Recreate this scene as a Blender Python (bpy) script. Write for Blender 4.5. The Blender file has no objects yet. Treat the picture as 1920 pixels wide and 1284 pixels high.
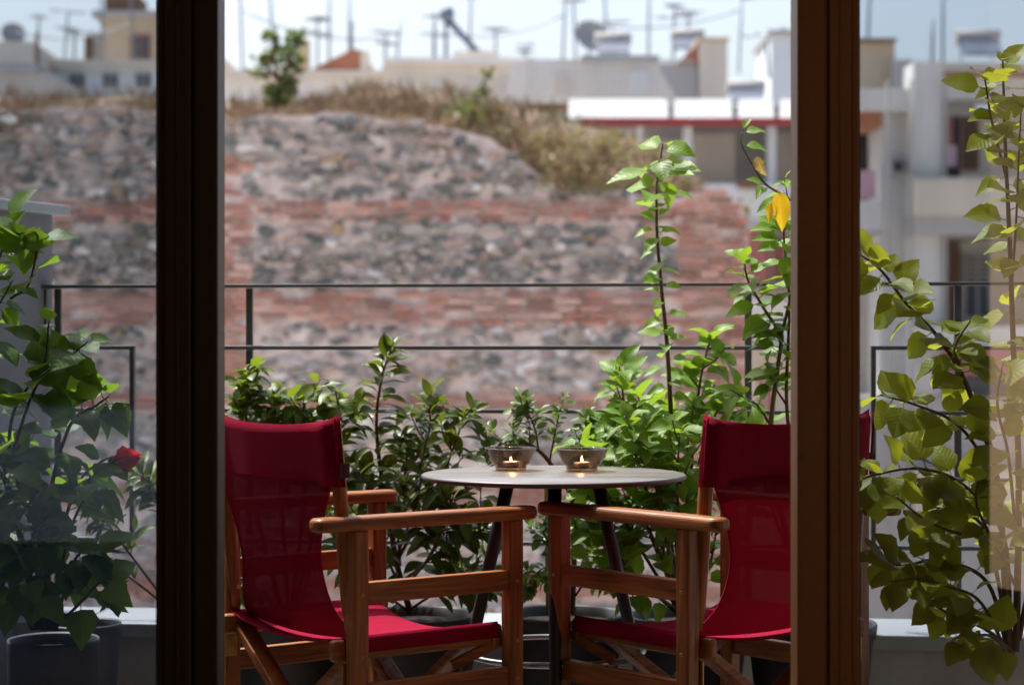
import bpy, bmesh, math, random
from mathutils import Vector, Matrix, noise

# ------------------------------------------------------------------ camera, world, sun, exposure
SC = bpy.context.scene
COL = SC.collection
R = math.radians
F_PX, CX, CY, CAM_H = 3600.0, 960.0, 642.0, 1.027      # photograph: 1920 x 1284

cam_d = bpy.data.cameras.new('camera')
cam = bpy.data.objects.new('camera', cam_d)
COL.objects.link(cam)
cam.location = (0, 0, CAM_H)
cam.rotation_euler = (R(90), 0, 0)
cam_d.sensor_width = 36
cam_d.lens = F_PX / 1920 * 36
cam_d.clip_start = 0.05
cam_d.clip_end = 2000
cam_d.dof.use_dof = True
cam_d.dof.focus_distance = 4.15
cam_d.dof.aperture_fstop = 3.5
SC.camera = cam

SUN_EL, SUN_AZ = 62.0, 134.0          # direction TO the sun, from +X towards +Y: far left, high
sdir = Vector((math.cos(R(SUN_AZ)) * math.cos(R(SUN_EL)), math.sin(R(SUN_AZ)) * math.cos(R(SUN_EL)), math.sin(R(SUN_EL))))
world = bpy.data.worlds.new('World')
SC.world = world
world.use_nodes = True
wn = world.node_tree
bg = wn.nodes['Background']
sky = wn.nodes.new('ShaderNodeTexSky')
sky.sky_type = 'NISHITA'
sky.sun_disc = False
sky.sun_elevation = R(SUN_EL)
sky.sun_rotation = R(90 - SUN_AZ)
sky.air_density = 1.0
sky.dust_density = 5.0
sky.ozone_density = 1.0
wn.links.new(sky.outputs[0], bg.inputs[0])
bg.inputs[1].default_value = 0.12

sun_d = bpy.data.lights.new('sun', 'SUN')
sun_d.energy = 3.6
sun_d.angle = R(1.2)
sun_d.color = (1.0, 0.965, 0.915)
sun = bpy.data.objects.new('sun', sun_d)
COL.objects.link(sun)
sun.location = (-6, -2, 12)
sun.rotation_euler = sdir.to_track_quat('Z', 'Y').to_euler()

SC.view_settings.view_transform = 'Standard'
SC.view_settings.look = 'None'
SC.view_settings.gamma = 1.0
SC.view_settings.exposure = 1.10
SC.view_settings.use_curve_mapping = False
SC.render.engine = 'CYCLES'
SC.cycles.max_bounces = 10
SC.cycles.transparent_max_bounces = 24
SC.cycles.caustics_reflective = False
SC.cycles.caustics_refractive = False
SC.cycles.sample_clamp_indirect = 6.0
SC.cycles.use_denoising = True

RND = random.Random(7)


def P(px, py, Y):
    """a place at distance Y that the photograph shows at pixel (px, py)"""
    return Vector(((px - CX) / F_PX * Y, Y, CAM_H - (py - CY) / F_PX * Y))


# ------------------------------------------------------------------ helpers: objects and tags
def tag(o, label=None, cat=None, group=None, kind=None):
    if label: o['label'] = label
    if cat: o['category'] = cat
    if group: o['group'] = group
    if kind: o['kind'] = kind
    return o


def empty(name, loc=(0, 0, 0), rz=0.0):
    o = bpy.data.objects.new(name, None)
    o.empty_display_size = 0.1
    COL.objects.link(o)
    o.location = loc
    o.rotation_euler = (0, 0, rz)
    return o


def thing(name, label, cat, loc=(0, 0, 0), rz=0.0, group=None):
    return tag(empty(name, loc, rz), label, cat, group)


class MB:
    """collects shapes for ONE mesh"""
    def __init__(s):
        s.v, s.f, s.m, s.sm = [], [], [], []

    def add(s, vs, fs, mi=0, smooth=False):
        b = len(s.v)
        s.v += [tuple(v) for v in vs]
        for f in fs:
            s.f.append([b + i for i in f]); s.m.append(mi); s.sm.append(smooth)
        return s

    def box(s, c, size, M=None, mi=0):
        hx, hy, hz = size[0] / 2, size[1] / 2, size[2] / 2
        vs = [Vector((x, y, z)) for x in (-hx, hx) for y in (-hy, hy) for z in (-hz, hz)]
        if M is not None: vs = [M @ v for v in vs]
        c = Vector(c)
        fs = [(0, 1, 3, 2), (4, 6, 7, 5), (0, 4, 5, 1), (2, 3, 7, 6), (0, 2, 6, 4), (1, 5, 7, 3)]
        return s.add([v + c for v in vs], fs, mi)

    def bar(s, a, b, w, h, up=(0, 0, 1), mi=0):
        a, b = Vector(a), Vector(b)
        t = (b - a).normalized(); up = Vector(up)
        n = t.cross(up)
        if n.length < 1e-4: n = t.cross(Vector((0, 1, 0)))
        n.normalize(); u = n.cross(t)
        vs = []
        for p in (a, b):
            for (i, j) in ((-1, -1), (1, -1), (1, 1), (-1, 1)):
                vs.append(p + n * i * w / 2 + u * j * h / 2)
        fs = [(3, 2, 1, 0), (4, 5, 6, 7), (0, 1, 5, 4), (1, 2, 6, 5), (2, 3, 7, 6), (3, 0, 4, 7)]
        return s.add(vs, fs, mi)

    def tube(s, pts, rad, n=8, mi=0, closed=False, cap=True):
        pts = [Vector(p) for p in pts]
        k = len(pts)
        if not hasattr(rad, '__len__'): rad = [rad] * k
        vs, fs = [], []
        ref = None
        for i, p in enumerate(pts):
            if closed: t = pts[(i + 1) % k] - pts[i - 1]
            else: t = pts[min(i + 1, k - 1)] - pts[max(i - 1, 0)]
            t.normalize()
            if ref is None:
                ref = t.orthogonal()
            ref = (ref - t * ref.dot(t))
            if ref.length < 1e-6: ref = t.orthogonal()
            ref.normalize(); b = t.cross(ref)
            for j in range(n):
                a = 2 * math.pi * j / n
                vs.append(p + (ref * math.cos(a) + b * math.sin(a)) * rad[i])
        rng = k if closed else k - 1
        for i in range(rng):
            i2 = (i + 1) % k
            for j in range(n):
                j2 = (j + 1) % n
                fs.append((i * n + j, i * n + j2, i2 * n + j2, i2 * n + j))
        s.add(vs, fs, mi, True)
        if cap and not closed:
            b = len(s.v) - len(vs)
            s.f.append([b + j for j in range(n)][::-1]); s.m.append(mi); s.sm.append(False)
            s.f.append([b + (k - 1) * n + j for j in range(n)]); s.m.append(mi); s.sm.append(False)
        return s

    def lathe(s, prof, n=32, c=(0, 0, 0), mi=0, smooth=True):
        c = Vector(c); vs, fs = [], []
        for (r, z) in prof:
            for j in range(n):
                a = 2 * math.pi * j / n
                vs.append(c + Vector((r * math.cos(a), r * math.sin(a), z)))
        for i in range(len(prof) - 1):
            for j in range(n):
                j2 = (j + 1) % n
                fs.append((i * n + j, i * n + j2, (i + 1) * n + j2, (i + 1) * n + j))
        return s.add(vs, fs, mi, smooth)

    def grid(s, fn, nu, nv, mi=0, smooth=True):
        vs = [fn(i / nu, j / nv) for j in range(nv + 1) for i in range(nu + 1)]
        fs = [(j * (nu + 1) + i, j * (nu + 1) + i + 1, (j + 1) * (nu + 1) + i + 1, (j + 1) * (nu + 1) + i)
              for j in range(nv) for i in range(nu)]
        return s.add(vs, fs, mi, smooth)

    def mesh(s, name, mats):
        me = bpy.data.meshes.new(name)
        me.from_pydata(s.v, [], s.f)
        for m in (mats if isinstance(mats, (list, tuple)) else [mats]): me.materials.append(m)
        me.polygons.foreach_set('material_index', s.m)
        me.polygons.foreach_set('use_smooth', s.sm)
        me.update()
        return me

    def obj(s, name, mats, parent=None, bevel=0.0, seg=2):
        o = bpy.data.objects.new(name, s.mesh(name, mats))
        COL.objects.link(o)
        if parent is not None: o.parent = parent
        if bevel > 0:
            b = o.modifiers.new('bevel', 'BEVEL')
            b.width = bevel; b.segments = seg; b.limit_method = 'ANGLE'; b.angle_limit = R(40)
        return o


# ------------------------------------------------------------------ helpers: materials
class NT:
    def __init__(s, name):
        s.mat = bpy.data.materials.new(name); s.mat.use_nodes = True
        s.t = s.mat.node_tree; s.t.nodes.clear()
        s.out = s.n('OutputMaterial')

    def n(s, typ, **kw):
        nd = s.t.nodes.new('ShaderNode' + typ)
        for k, v in kw.items():
            if k.startswith('i_'):
                key = k[2:].replace('_', ' ')
                nd.inputs[key].default_value = v
            else: setattr(nd, k, v)
        return nd

    def l(s, a, b): s.t.links.new(a, b)

    def coords(s, scale=(1, 1, 1), kind='Object', rot=(0, 0, 0)):
        tc = s.n('TexCoord'); mp = s.n('Mapping')
        mp.inputs['Scale'].default_value = scale; mp.inputs['Rotation'].default_value = rot
        s.l(tc.outputs[kind], mp.inputs[0])
        return mp.outputs[0]

    def noise(s, vec, scale, detail=4, rough=.55, dist=0.0):
        nd = s.n('TexNoise'); nd.inputs['Scale'].default_value = scale; nd.inputs['Detail'].default_value = detail
        nd.inputs['Roughness'].default_value = rough; nd.inputs['Distortion'].default_value = dist
        s.l(vec, nd.inputs['Vector'])
        return nd.outputs['Fac']

    def ramp(s, fac, stops):
        r = s.n('ValToRGB'); e = r.color_ramp.elements
        while len(e) < len(stops): e.new(.5)
        for el, (p, c) in zip(e, stops):
            el.position = p; el.color = (*c, 1) if len(c) == 3 else c
        s.l(fac, r.inputs[0])
        return r.outputs[0]

    def mix(s, fac, a, b, mode='MIX'):
        m = s.n('MixRGB', blend_type=mode)
        for i, x in ((0, fac), (1, a), (2, b)):
            if isinstance(x, (int, float)): m.inputs[i].default_value = x
            elif isinstance(x, (tuple, list)): m.inputs[i].default_value = (*x[:3], 1)
            else: s.l(x, m.inputs[i])
        return m.outputs[0]

    def math(s, op, a, b=0.0):
        m = s.n('Math', operation=op)
        for i, x in ((0, a), (1, b)):
            if isinstance(x, (int, float)): m.inputs[i].default_value = x
            else: s.l(x, m.inputs[i])
        return m.outputs[0]

    def bump(s, h, strength=.3, dist=.01):
        b = s.n('Bump'); b.inputs['Strength'].default_value = strength; b.inputs['Distance'].default_value = dist
        s.l(h, b.inputs['Height'])
        return b.outputs[0]

    def pbr(s, col, rough=.6, metal=0.0, normal=None, **kw):
        p = s.n('BsdfPrincipled')
        if isinstance(col, (tuple, list)): p.inputs['Base Color'].default_value = (*col[:3], 1)
        else: s.l(col, p.inputs['Base Color'])
        if isinstance(rough, (int, float)): p.inputs['Roughness'].default_value = rough
        else: s.l(rough, p.inputs['Roughness'])
        p.inputs['Metallic'].default_value = metal
        if normal is not None: s.l(normal, p.inputs['Normal'])
        for k, v in kw.items(): p.inputs[k.replace('_', ' ')].default_value = v
        return p.outputs[0]

    def done(s, shader): s.l(shader, s.out.inputs[0]); return s.mat


def dull(name, col, rough=.75, var=.25, scale=6.0, bump=.15, bdist=.006, rand=0.0, metal=0.0, streak=False, **kw):
    """a surface whose colour wanders a little, with fine relief"""
    t = NT(name)
    v = t.coords((1, 1, .18) if streak else (1, 1, 1))
    n1 = t.noise(v, scale, 5)
    v2 = t.coords()
    n2 = t.noise(v2, scale * 9, 4)
    lo = tuple(c * (1 - var) for c in col); hi = tuple(min(1, c * (1 + var * .8)) for c in col)
    c = t.ramp(n1, [(.3, lo), (.7, hi)])
    c = t.mix(.25, c, t.ramp(n2, [(.35, lo), (.65, hi)]))
    if rand:
        oi = t.n('ObjectInfo')
        k = t.math('ADD', t.math('MULTIPLY', oi.outputs['Random'], rand), 1 - rand / 2)
        cb = t.n('CombineXYZ')
        for i in range(3): t.l(k, cb.inputs[i])
        c = t.mix(1.0, c, cb.outputs[0], 'MULTIPLY')
    nb = t.bump(n2, bump, bdist) if bump else None
    return t.done(t.pbr(c, rough, metal, nb, **kw))


def wood(name, axis, dark=(.070, .018, .005), mid=(.29, .092, .019), light=(.47, .185, .050)):
    t = NT(name)
    sc = [34, 34, 34]; sc[axis] = 2.4
    v = t.coords(tuple(sc))
    oi = t.n('ObjectInfo')
    off = t.n('VectorMath', operation='ADD')
    t.l(v, off.inputs[0])
    cb = t.n('CombineXYZ'); k = t.math('MULTIPLY', oi.outputs['Random'], 40.0)
    for i in range(3): t.l(k, cb.inputs[i])
    t.l(cb.outputs[0], off.inputs[1])
    g = t.noise(off.outputs[0], 1.6, 6, .62, 1.2)
    c = t.ramp(g, [(.28, dark), (.5, mid), (.72, light)])
    v2 = t.coords((5, 5, 5))
    wear = t.noise(v2, 1.5, 4)
    c = t.mix(t.math('MULTIPLY', wear, .55), c, tuple(x * .55 for x in mid))
    rg = t.ramp(g, [(.3, (.55,) * 3), (.7, (.38,) * 3)])
    fine = t.noise(off.outputs[0], 5.0, 3)
    return t.done(t.pbr(c, rg, 0, t.bump(fine, .25, .0015), Specular_IOR_Level=.35, Coat_Weight=.08, Coat_Roughness=.25))


def leafmat(name, top, under, trans, vein, rough=.48, mixf=.38, bruise=None):
    t = NT(name)
    tc = t.n('TexCoord'); sep = t.n('SeparateXYZ'); t.l(tc.outputs['Object'], sep.inputs[0])
    ax = t.math('ABSOLUTE', sep.outputs[0])
    rib = t.math('LESS_THAN', ax, .016)
    q = t.math('SUBTRACT', sep.outputs[1], t.math('MULTIPLY', ax, .9))
    w = t.math('SINE', t.math('MULTIPLY', q, 48.0))
    side = t.math('GREATER_THAN', w, .95)
    vfac = t.math('MAXIMUM', rib, t.math('MULTIPLY', side, .22))
    oi = t.n('ObjectInfo')
    n1 = t.noise(tc.outputs['Object'], 3.5, 4)
    c = t.ramp(oi.outputs['Random'], [(0.0, tuple(x * .62 for x in top)), (.55, top), (1.0, under)])
    c = t.mix(t.math('MULTIPLY', n1, .5), c, tuple(x * .7 for x in top))
    if bruise:
        sp = t.ramp(t.noise(tc.outputs['Object'], 2.2, 5), [(.58, (0, 0, 0)), (.72, (1, 1, 1))])
        c = t.mix(sp, c, bruise)
    c = t.mix(t.math('MULTIPLY', vfac, .55), c, vein)
    geo = t.n('NewGeometry')
    c = t.mix(t.math('MULTIPLY', geo.outputs['Backfacing'], .55), c, under)
    nb = t.bump(t.math('MULTIPLY', t.math('ADD', w, n1), .5), .10, .010)
    p = t.pbr(c, rough, 0, nb, Specular_IOR_Level=.32)
    tr = t.n('BsdfTranslucent')
    t.l(t.mix(t.math('MULTIPLY', vfac, .4), t.mix(.35, trans, c), vein), tr.inputs[0])
    m = t.n('MixShader'); m.inputs[0].default_value = mixf
    t.l(p, m.inputs[1]); t.l(tr.outputs[0], m.inputs[2])
    return t.done(m.outputs[0])


def schlick(t, ior):
    f0 = ((ior - 1) / (ior + 1)) ** 2
    lw = t.n('LayerWeight'); lw.inputs[0].default_value = .5
    return t.math('ADD', t.math('MULTIPLY', t.math('POWER', lw.outputs['Facing'], 5.0), 1 - f0), f0)


def thin_glass(name, tint, refl_rough=0.0, ior=1.5):
    t = NT(name)
    tr = t.n('BsdfTransparent'); tr.inputs[0].default_value = (*tint, 1)
    gl = t.n('BsdfGlossy'); gl.inputs['Roughness'].default_value = refl_rough; gl.inputs[0].default_value = (1, 1, 1, 1)
    m = t.n('MixShader'); t.l(schlick(t, ior), m.inputs[0]); t.l(tr.outputs[0], m.inputs[1]); t.l(gl.outputs[0], m.inputs[2])
    return t.done(m.outputs[0])


def emit(name, col, strength):
    t = NT(name); e = t.n('Emission'); e.inputs[0].default_value = (*col, 1); e.inputs[1].default_value = strength
    return t.done(e.outputs[0])


def fabric(name, col, trans, see=0.0, weave=420.0):
    t = NT(name)
    v = t.coords((weave, weave, weave))
    a = t.n('TexWave', wave_type='BANDS', bands_direction='DIAGONAL'); a.inputs['Scale'].default_value = .5
    t.l(v, a.inputs[0])
    n1 = t.noise(t.coords((1, 1, 1)), 14, 4)
    c = t.mix(t.math('MULTIPLY', a.outputs['Fac'], .45), col, tuple(x * .45 for x in col))
    c = t.mix(t.math('MULTIPLY', n1, .4), c, tuple(x * .6 for x in col))
    wr = t.noise(t.coords((9, 9, 3.5)), 1.0, 3, .5, .8)
    hgt = t.math('ADD', t.math('MULTIPLY', a.outputs['Fac'], .06), wr)
    p = t.pbr(c, .9, 0, t.bump(hgt, .55, .012), Specular_IOR_Level=.04)
    tr = t.n('BsdfTranslucent'); tr.inputs[0].default_value = (*trans, 1)
    m = t.n('MixShader'); m.inputs[0].default_value = .10 if see else .0
    t.l(p, m.inputs[1]); t.l(tr.outputs[0], m.inputs[2])
    sh = m.outputs[0]
    if see:
        tp = t.n('BsdfTransparent'); tp.inputs[0].default_value = (1, .85, .85, 1)
        m2 = t.n('MixShader')
        t.l(t.math('MULTIPLY', t.math('ADD', a.outputs['Fac'], .5), see), m2.inputs[0])
        t.l(sh, m2.inputs[1]); t.l(tp.outputs[0], m2.inputs[2])
        sh = m2.outputs[0]
    return t.done(sh)


WOOD = [wood('teak_x', 0), wood('teak_y', 1), wood('teak_z', 2)]
M_BRASS = dull('brass', (.45, .28, .09), .38, .3, 40, .1, .001, metal=.9)
M_RED = fabric('red_mesh_fabric', (.29, .009, .036), (.20, .001, .008))
M_REDSEE = fabric('red_open_mesh_fabric', (.20, .005, .024), (.18, .002, .008), .012)
M_TAG = dull('black_tag', (.012, .010, .012), .6, .3, 60, .1, .001)
M_RAIL = dull('grey_paint', (.095, .105, .12), .45, .25, 9, .12, .002, streak=True)
M_LEG = dull('black_metal', (.012, .010, .010), .42, .25, 20, .1, .001)
M_STEEL = dull('steel', (.45, .46, .48), .28, .2, 30, .1, .001, metal=1.0)
M_POT = dull('dark_plastic', (.018, .019, .021), .5, .3, 7, .12, .002)
M_POT2 = dull('slate_plastic', (.045, .049, .057), .5, .3, 7, .12, .002)
M_SOIL = dull('soil', (.030, .017, .010), .95, .6, 60, .9, .02)
M_MARBLE = dull('pale_marble', (.27, .285, .30), .4, .12, 5, .06, .002)
M_PARAPET = dull('parapet_render', (.36, .34, .33), .85, .2, 4, .3, .004, streak=True)
M_SIDEWALL = dull('grey_render', (.26, .27, .30), .85, .12, 3, .4, .003, streak=True)
M_CAP = dull('grey_sheet_metal', (.42, .46, .50), .42, .12, 4, .05, .001)
M_TILE = dull('terrace_tile', (.15, .14, .13), .6, .2, 3, .1, .002)
M_GLASS = thin_glass('door_glass', (.79, .82, .84))
M_FRAME_L = dull('shade_dark_frame', (.045, .026, .017), .5, .25, 8, .05, .001, streak=True)  # same brown frame; the unlit side's shade is put into this darker colour
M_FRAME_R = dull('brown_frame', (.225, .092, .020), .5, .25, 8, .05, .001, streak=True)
M_GASKET = dull('rubber_gasket', (.006, .006, .007), .6, .2, 20, .0)
M_ROOMWALL = dull('room_plaster', (.50, .40, .30), .9, .08, 2, .1, .002)
M_CEIL = dull('ceiling_paint', (.6, .58, .55), .9, .05, 2, .05, .002)
M_FLOORWOOD = wood('room_boards', 0, (.05, .03, .02), (.13, .08, .05), (.2, .13, .08))
for nd_ in M_FLOORWOOD.node_tree.nodes:
    if nd_.type == 'BSDF_PRINCIPLED': nd_.inputs['Coat Weight'].default_value = 1.0; nd_.inputs['Coat Roughness'].default_value = .12
M_FACADE = dull('facade_render', (.34, .31, .28), .9, .1, 2, .2, .003)
M_BARK = dull('brown_bark', (.13, .075, .045), .8, .4, 60, .5, .002)
M_BARKG = dull('green_bark', (.12, .13, .045), .7, .4, 60, .4, .002)
M_CANE = dull('bamboo_cane', (.50, .33, .13), .5, .25, 30, .2, .001)
M_FRUIT = dull('orange_peel', (.75, .30, .015), .4, .15, 40, .3, .001)

L_HIB = leafmat('hibiscus_leaf', (.10, .22, .015), (.15, .26, .035), (.38, .58, .03), (.24, .36, .08), mixf=.38)
L_BOX = leafmat('fresh_shrub_leaf', (.085, .145, .012), (.15, .20, .025), (.28, .40, .02), (.18, .24, .05), .42, .34)
L_SHADE = leafmat('broad_hibiscus_leaf', (.065, .16, .014), (.12, .21, .035), (.32, .50, .025), (.22, .30, .08), mixf=.48)
L_YEL = leafmat('sunlit_climber_leaf', (.17, .21, .016), (.24, .26, .03), (.62, .62, .03), (.30, .33, .08), mixf=.5, bruise=(.20, .13, .015))
L_LAU = leafmat('glossy_shrub_leaf', (.060, .095, .010), (.13, .155, .022), (.24, .32, .02), (.14, .17, .05), .42, .26, bruise=(.10, .07, .02))
L_SML = leafmat('small_citrus_leaf', (.10, .19, .035), (.13, .19, .06), (.22, .34, .05), (.16, .22, .08), .4, .3)
L_YELLOW = leafmat('withered_yellow_leaf', (.78, .46, .010), (.80, .50, .02), (.95, .60, .02), (.82, .58, .12), mixf=.5)
L_DRY = leafmat('dry_curled_leaf', (.32, .24, .11), (.42, .33, .16), (.40, .28, .06), (.50, .42, .25), .7)
L_RED = leafmat('red_petal', (.62, .016, .020), (.68, .03, .03), (.90, .02, .02), (.72, .08, .06), .5, .45)

# ------------------------------------------------------------------ the setting: ground, room, terrace
def struct(name, mb, mat, parent=None, bevel=0.0):
    o = mb.obj(name, mat, parent, bevel)
    if parent is None: o['kind'] = 'structure'
    return o


M_GROUND = dull('street_ground', (.50, .45, .40), .95, .3, .4, .3, .02)
struct('ground', MB().box((0, 300, -6.1), (1600, 1000, .2)), M_GROUND)
DOOR_Y = 3.3
rf = MB()
for i in range(26):
    rf.box((0, -3.4 + .13 + i * .26, -.012), (6.2, .256, .02))
struct('room_floor', rf, M_FLOORWOOD)
struct('terrace_slab', MB().box((0, 4.42, -.19), (8.0, 2.2, .34)), M_FACADE)
tf = MB()
for i in range(20):
    for j in range(6):
        tf.box((-3.8 + i * .4, 3.58 + j * .36, -.011), (.394, .354, .02))
struct('terrace_floor', tf, M_TILE)
struct('room_ceiling', MB().box((0, 0, 2.46), (6.6, 6.9, .12)), M_CEIL)
struct('room_wall_left', MB().box((-3.2, 0, 1.2), (.2, 6.6, 2.4)), M_ROOMWALL)
struct('room_wall_right', MB().box((3.2, 0, 1.2), (.2, 6.6, 2.4)), M_ROOMWALL)
rw = MB()
rw.box((.675, -3.4, 1.2), (4.85, .2, 2.4)); rw.box((-2.93, -3.4, 1.2), (.34, .2, 2.4))
rw.box((-2.255, -3.4, 1.59), (1.01, .2, 1.62))        # low glazed opening added under this panel to veil the door glass with daylight
rwo = struct('room_wall_rear', rw, M_ROOMWALL)
MB().box((-2.255, -3.4, .39), (1.01, .006, .78)).obj('veil_window_pane', thin_glass('veil_window_glass', (.40, .46, .57)), rwo)
fw = MB()
fw.box((-2.6, DOOR_Y + .06, 1.2), (1.4, .24, 2.4)); fw.box((2.6, DOOR_Y + .06, 1.2), (1.4, .24, 2.4))
fw.box((0, DOOR_Y + .06, 2.36), (3.8, .24, .08))
struct('facade_wall', fw, M_FACADE)
struct('sky_block_storey', MB().box((0, 3.32, 6.1), (12, .24, 7.1)), M_FACADE)  # unseen upper storey, added to block sky light from behind the chairs
struct('sky_block_slab', MB().box((0, 3.80, 2.60), (12, .72, .16)), M_FACADE)  # unseen slab added overhead to darken the chair backs


def glass_door(side, mat, label):
    """sliding leaf: two stiles with a groove between, rails, bead, pane"""
    root = thing('glass_door', label, 'glass door', (0, DOOR_Y, 0), group='sliding glass doors of the terrace')
    s = side

    def X(px, y): return s * abs((px - CX) / F_PX * y)
    if s < 0: e = [422, 364, 357, 306, 292]
    else: e = [1482, 1548, 1555, 1598, 1613]
    z0, z1 = .0, 2.32
    yf = DOOR_Y - .03

    def strip(name, xa, xb, y0, y1, bev=.003, m=mat, za=z0, zb=z1):
        return MB().box(((xa + xb) / 2, (y0 + y1) / 2 - DOOR_Y, (za + zb) / 2), (abs(xb - xa), abs(y1 - y0), zb - za)).obj(name, m, root, bev)
    xi = X(e[0], DOOR_Y + .05)
    strip('frame_post', xi, X(e[1], yf), yf, DOOR_Y + .05)
    strip('groove', X(e[1], yf), X(e[2], yf), yf + .012, DOOR_Y + .03, 0)
    st = strip('stile', X(e[2], yf), X(e[3], yf), yf + .003, DOOR_Y + .045)
    xm = (X(e[2], yf) + X(e[3], yf)) / 2
    strip('stile_rib', xm - .002, xm + .002, yf + .0005, yf + .0035, .0008)
    xg = X(e[4], yf)
    strip('glazing_bead', X(e[3], yf), xg, yf + .009, DOOR_Y + .035)
    gk = strip('gasket', xg, xg + s * .003, yf + .018, DOOR_Y + .02, 0, M_GASKET)
    xo = s * 1.82
    strip('outer_stile', xo, xo + s * .07, yf, DOOR_Y + .045)
    strip('top_rail', xg, xo, yf + .004, DOOR_Y + .04, .003, mat, 2.22, 2.32)
    strip('bottom_rail', xg, xo, yf + .004, DOOR_Y + .04, .003, mat, 0, .10)
    MB().box(((xg + xo) / 2, .004, 1.16), (abs(xo - xg), .006, 2.12)).obj('glass_pane', M_GLASS, root)
    return root


glass_door(-1, M_FRAME_L, 'shaded dark framed glass door leaf in front of the leafy pot plants and grey side wall')
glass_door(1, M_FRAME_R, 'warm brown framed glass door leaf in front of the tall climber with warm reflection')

# floor lamp in the room, seen only as the warm glow in the brown door's glass
lamp = thing('floor_lamp', 'warm glowing column lamp reflected in the glass of the brown framed door', 'lamp', (1.93, .05, 0))
MB().lathe([(.001, 0), (.15, 0), (.15, .02), (.02, .03), (.02, .18), (.001, .18)], 24).obj('base', M_LEG, lamp)
t = NT('lit_lamp_shade')
sp = t.n('SeparateXYZ'); t.l(t.coords(), sp.inputs[0])
em = t.n('Emission'); em.inputs[0].default_value = (1.0, .62, .36, 1)
t.l(t.math('MULTIPLY', t.ramp(t.math('DIVIDE', sp.outputs[2], 2.2), [(.08, (.55,) * 3), (.22, (1,) * 3), (.42, (.95,) * 3), (.66, (.35,) * 3), (1.0, (.10,) * 3)]), 1.35), em.inputs[1])
M_SHADE = t.done(em.outputs[0])
MB().lathe([(.29, .20), (.29, 2.25)], 40).obj('shade', M_SHADE, lamp)

# low parapet with marble ledge, railing; both run slightly towards the camera on the right
PAR_A = -R(6.0)
par = thing('parapet', 'low rendered parapet under the railing with pale marble ledge', 'parapet', (0, 5.35, 0), PAR_A)
MB().box((0, 0, .105), (7.6, .27, .21)).obj('wall', M_PARAPET, par)
for i in range(6):
    MB().box((-3.0 + i * 1.2, 0, .232), (1.196, .31, .04)).obj('ledge_slab', M_MARBLE, par, .004)

rail = thing('balcony_railing', 'dark grey painted metal railing with thin horizontal bars on the parapet', 'railing', (0, 5.33, 0), PAR_A)


def rx(px):
    """x along the railing line of a pixel column"""
    k = (px - CX) / F_PX
    # point (X, 5.33 + X tan a): X = k * Y
    Xw = k * 5.33 / (1 - k * math.tan(PAR_A))
    return Xw / math.cos(PAR_A)


def rz(py): return CAM_H - (py - CY) / F_PX * 5.33


zs = [rz(535), rz(652), rz(771), rz(893), rz(1018)]
MB().bar((rx(80), 0, zs[0]), (rx(2300), 0, zs[0]), .034, .010).obj('handrail', M_RAIL, rail, .002)
for px in (106, 466, 1403, 1797):
    MB().bar((rx(px), .012, .252), (rx(px), .012, zs[0] - .006), .010, .020, (1, 0, 0)).obj('post', M_RAIL, rail, .002)
    MB().box((rx(px), .012, .256), (.07, .06, .008)).obj('foot_plate', M_RAIL, rail, .001)
for (a, b) in ((-120, 250), (336, 1530), (1637, 2300)):
    for z in zs[1:]:
        MB().bar((rx(a), -.008, z), (rx(b), -.008, z), .012, .012).obj('bar', M_RAIL, rail, .003)
    for e in (a, b):
        MB().bar((rx(e), -.008, zs[-1] - .006), (rx(e), -.008, zs[1] + .006), .014, .018, (0, 1, 0)).obj('end_bar', M_RAIL, rail, .002)
MB().bar((rx(82), -.0, zs[0] - .01), (rx(82), 0, zs[0] - .12), .01, .02, (1, 0, 0)).obj('wall_bracket', M_RAIL, rail, .001)

# grey side wall at the end of the terrace with a sheet-metal coping
a0 = P(98, 500, 5.5)
sw = thing('side_wall', 'grey rendered side wall with metal coping behind the broad leaved pot plant', 'wall', (a0.x, 5.5, 0), R(66))
MB().box((-1.0, .09, .695), (2.0, .18, 1.39)).obj('wall', M_SIDEWALL, sw)
MB().box((-.99, .09, 1.405), (2.06, .25, .03)).obj('coping', M_CAP, sw, .004)

# ------------------------------------------------------------------ the old wall
WY = 22.0


def wx(px, Y=WY): return (px - CX) / F_PX * Y
def wz(py, Y=WY): return CAM_H - (py - CY) / F_PX * Y
def lerp_prof(prof, x):
    if x <= prof[0][0]: return prof[0][1]
    for (x0, y0), (x1, y1) in zip(prof, prof[1:]):
        if x <= x1: return y0 + (y1 - y0) * (x - x0) / (x1 - x0)
    return prof[-1][1]


TOP = [(-400, 205), (0, 205), (200, 200), (290, 205), (420, 222), (560, 215), (650, 212), (800, 232), (900, 255), (960, 285), (1020, 335),
       (1110, 352), (1280, 372), (1300, 362), (1330, 353), (1360, 356), (1388, 376), (1404, 415)]
M_MORTAR = None
t = NT('lime_mortar')
v = t.coords()
n1 = t.noise(v, 1.1, 6, .6); n2 = t.noise(v, 9, 5); n3 = t.noise(t.coords((1.6, 1, .16)), 1.3, 5)
c = t.ramp(n1, [(.3, (.50, .425, .41)), (.55, (.64, .565, .555)), (.75, (.75, .71, .705))])
c = t.mix(.35, c, t.ramp(n2, [(.35, (.36, .28, .25)), (.65, (.62, .54, .51))]))
c = t.mix(t.ramp(n3, [(.55, (0, 0, 0)), (.72, (.6, .6, .6))]), c, (.17, .145, .125))
M_MORTAR = t.done(t.pbr(c, .95, 0, t.bump(n2, .8, .03)))
STONE_COLS = [((.28, .285, .275), 22), ((.15, .165, .162), 20), ((.43, .41, .395), 20), ((.55, .50, .485), 20), ((.44, .31, .20), 5),
              ((.74, .73, .73), 5), ((.51, .39, .36), 14), ((.31, .27, .235), 6)]
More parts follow.
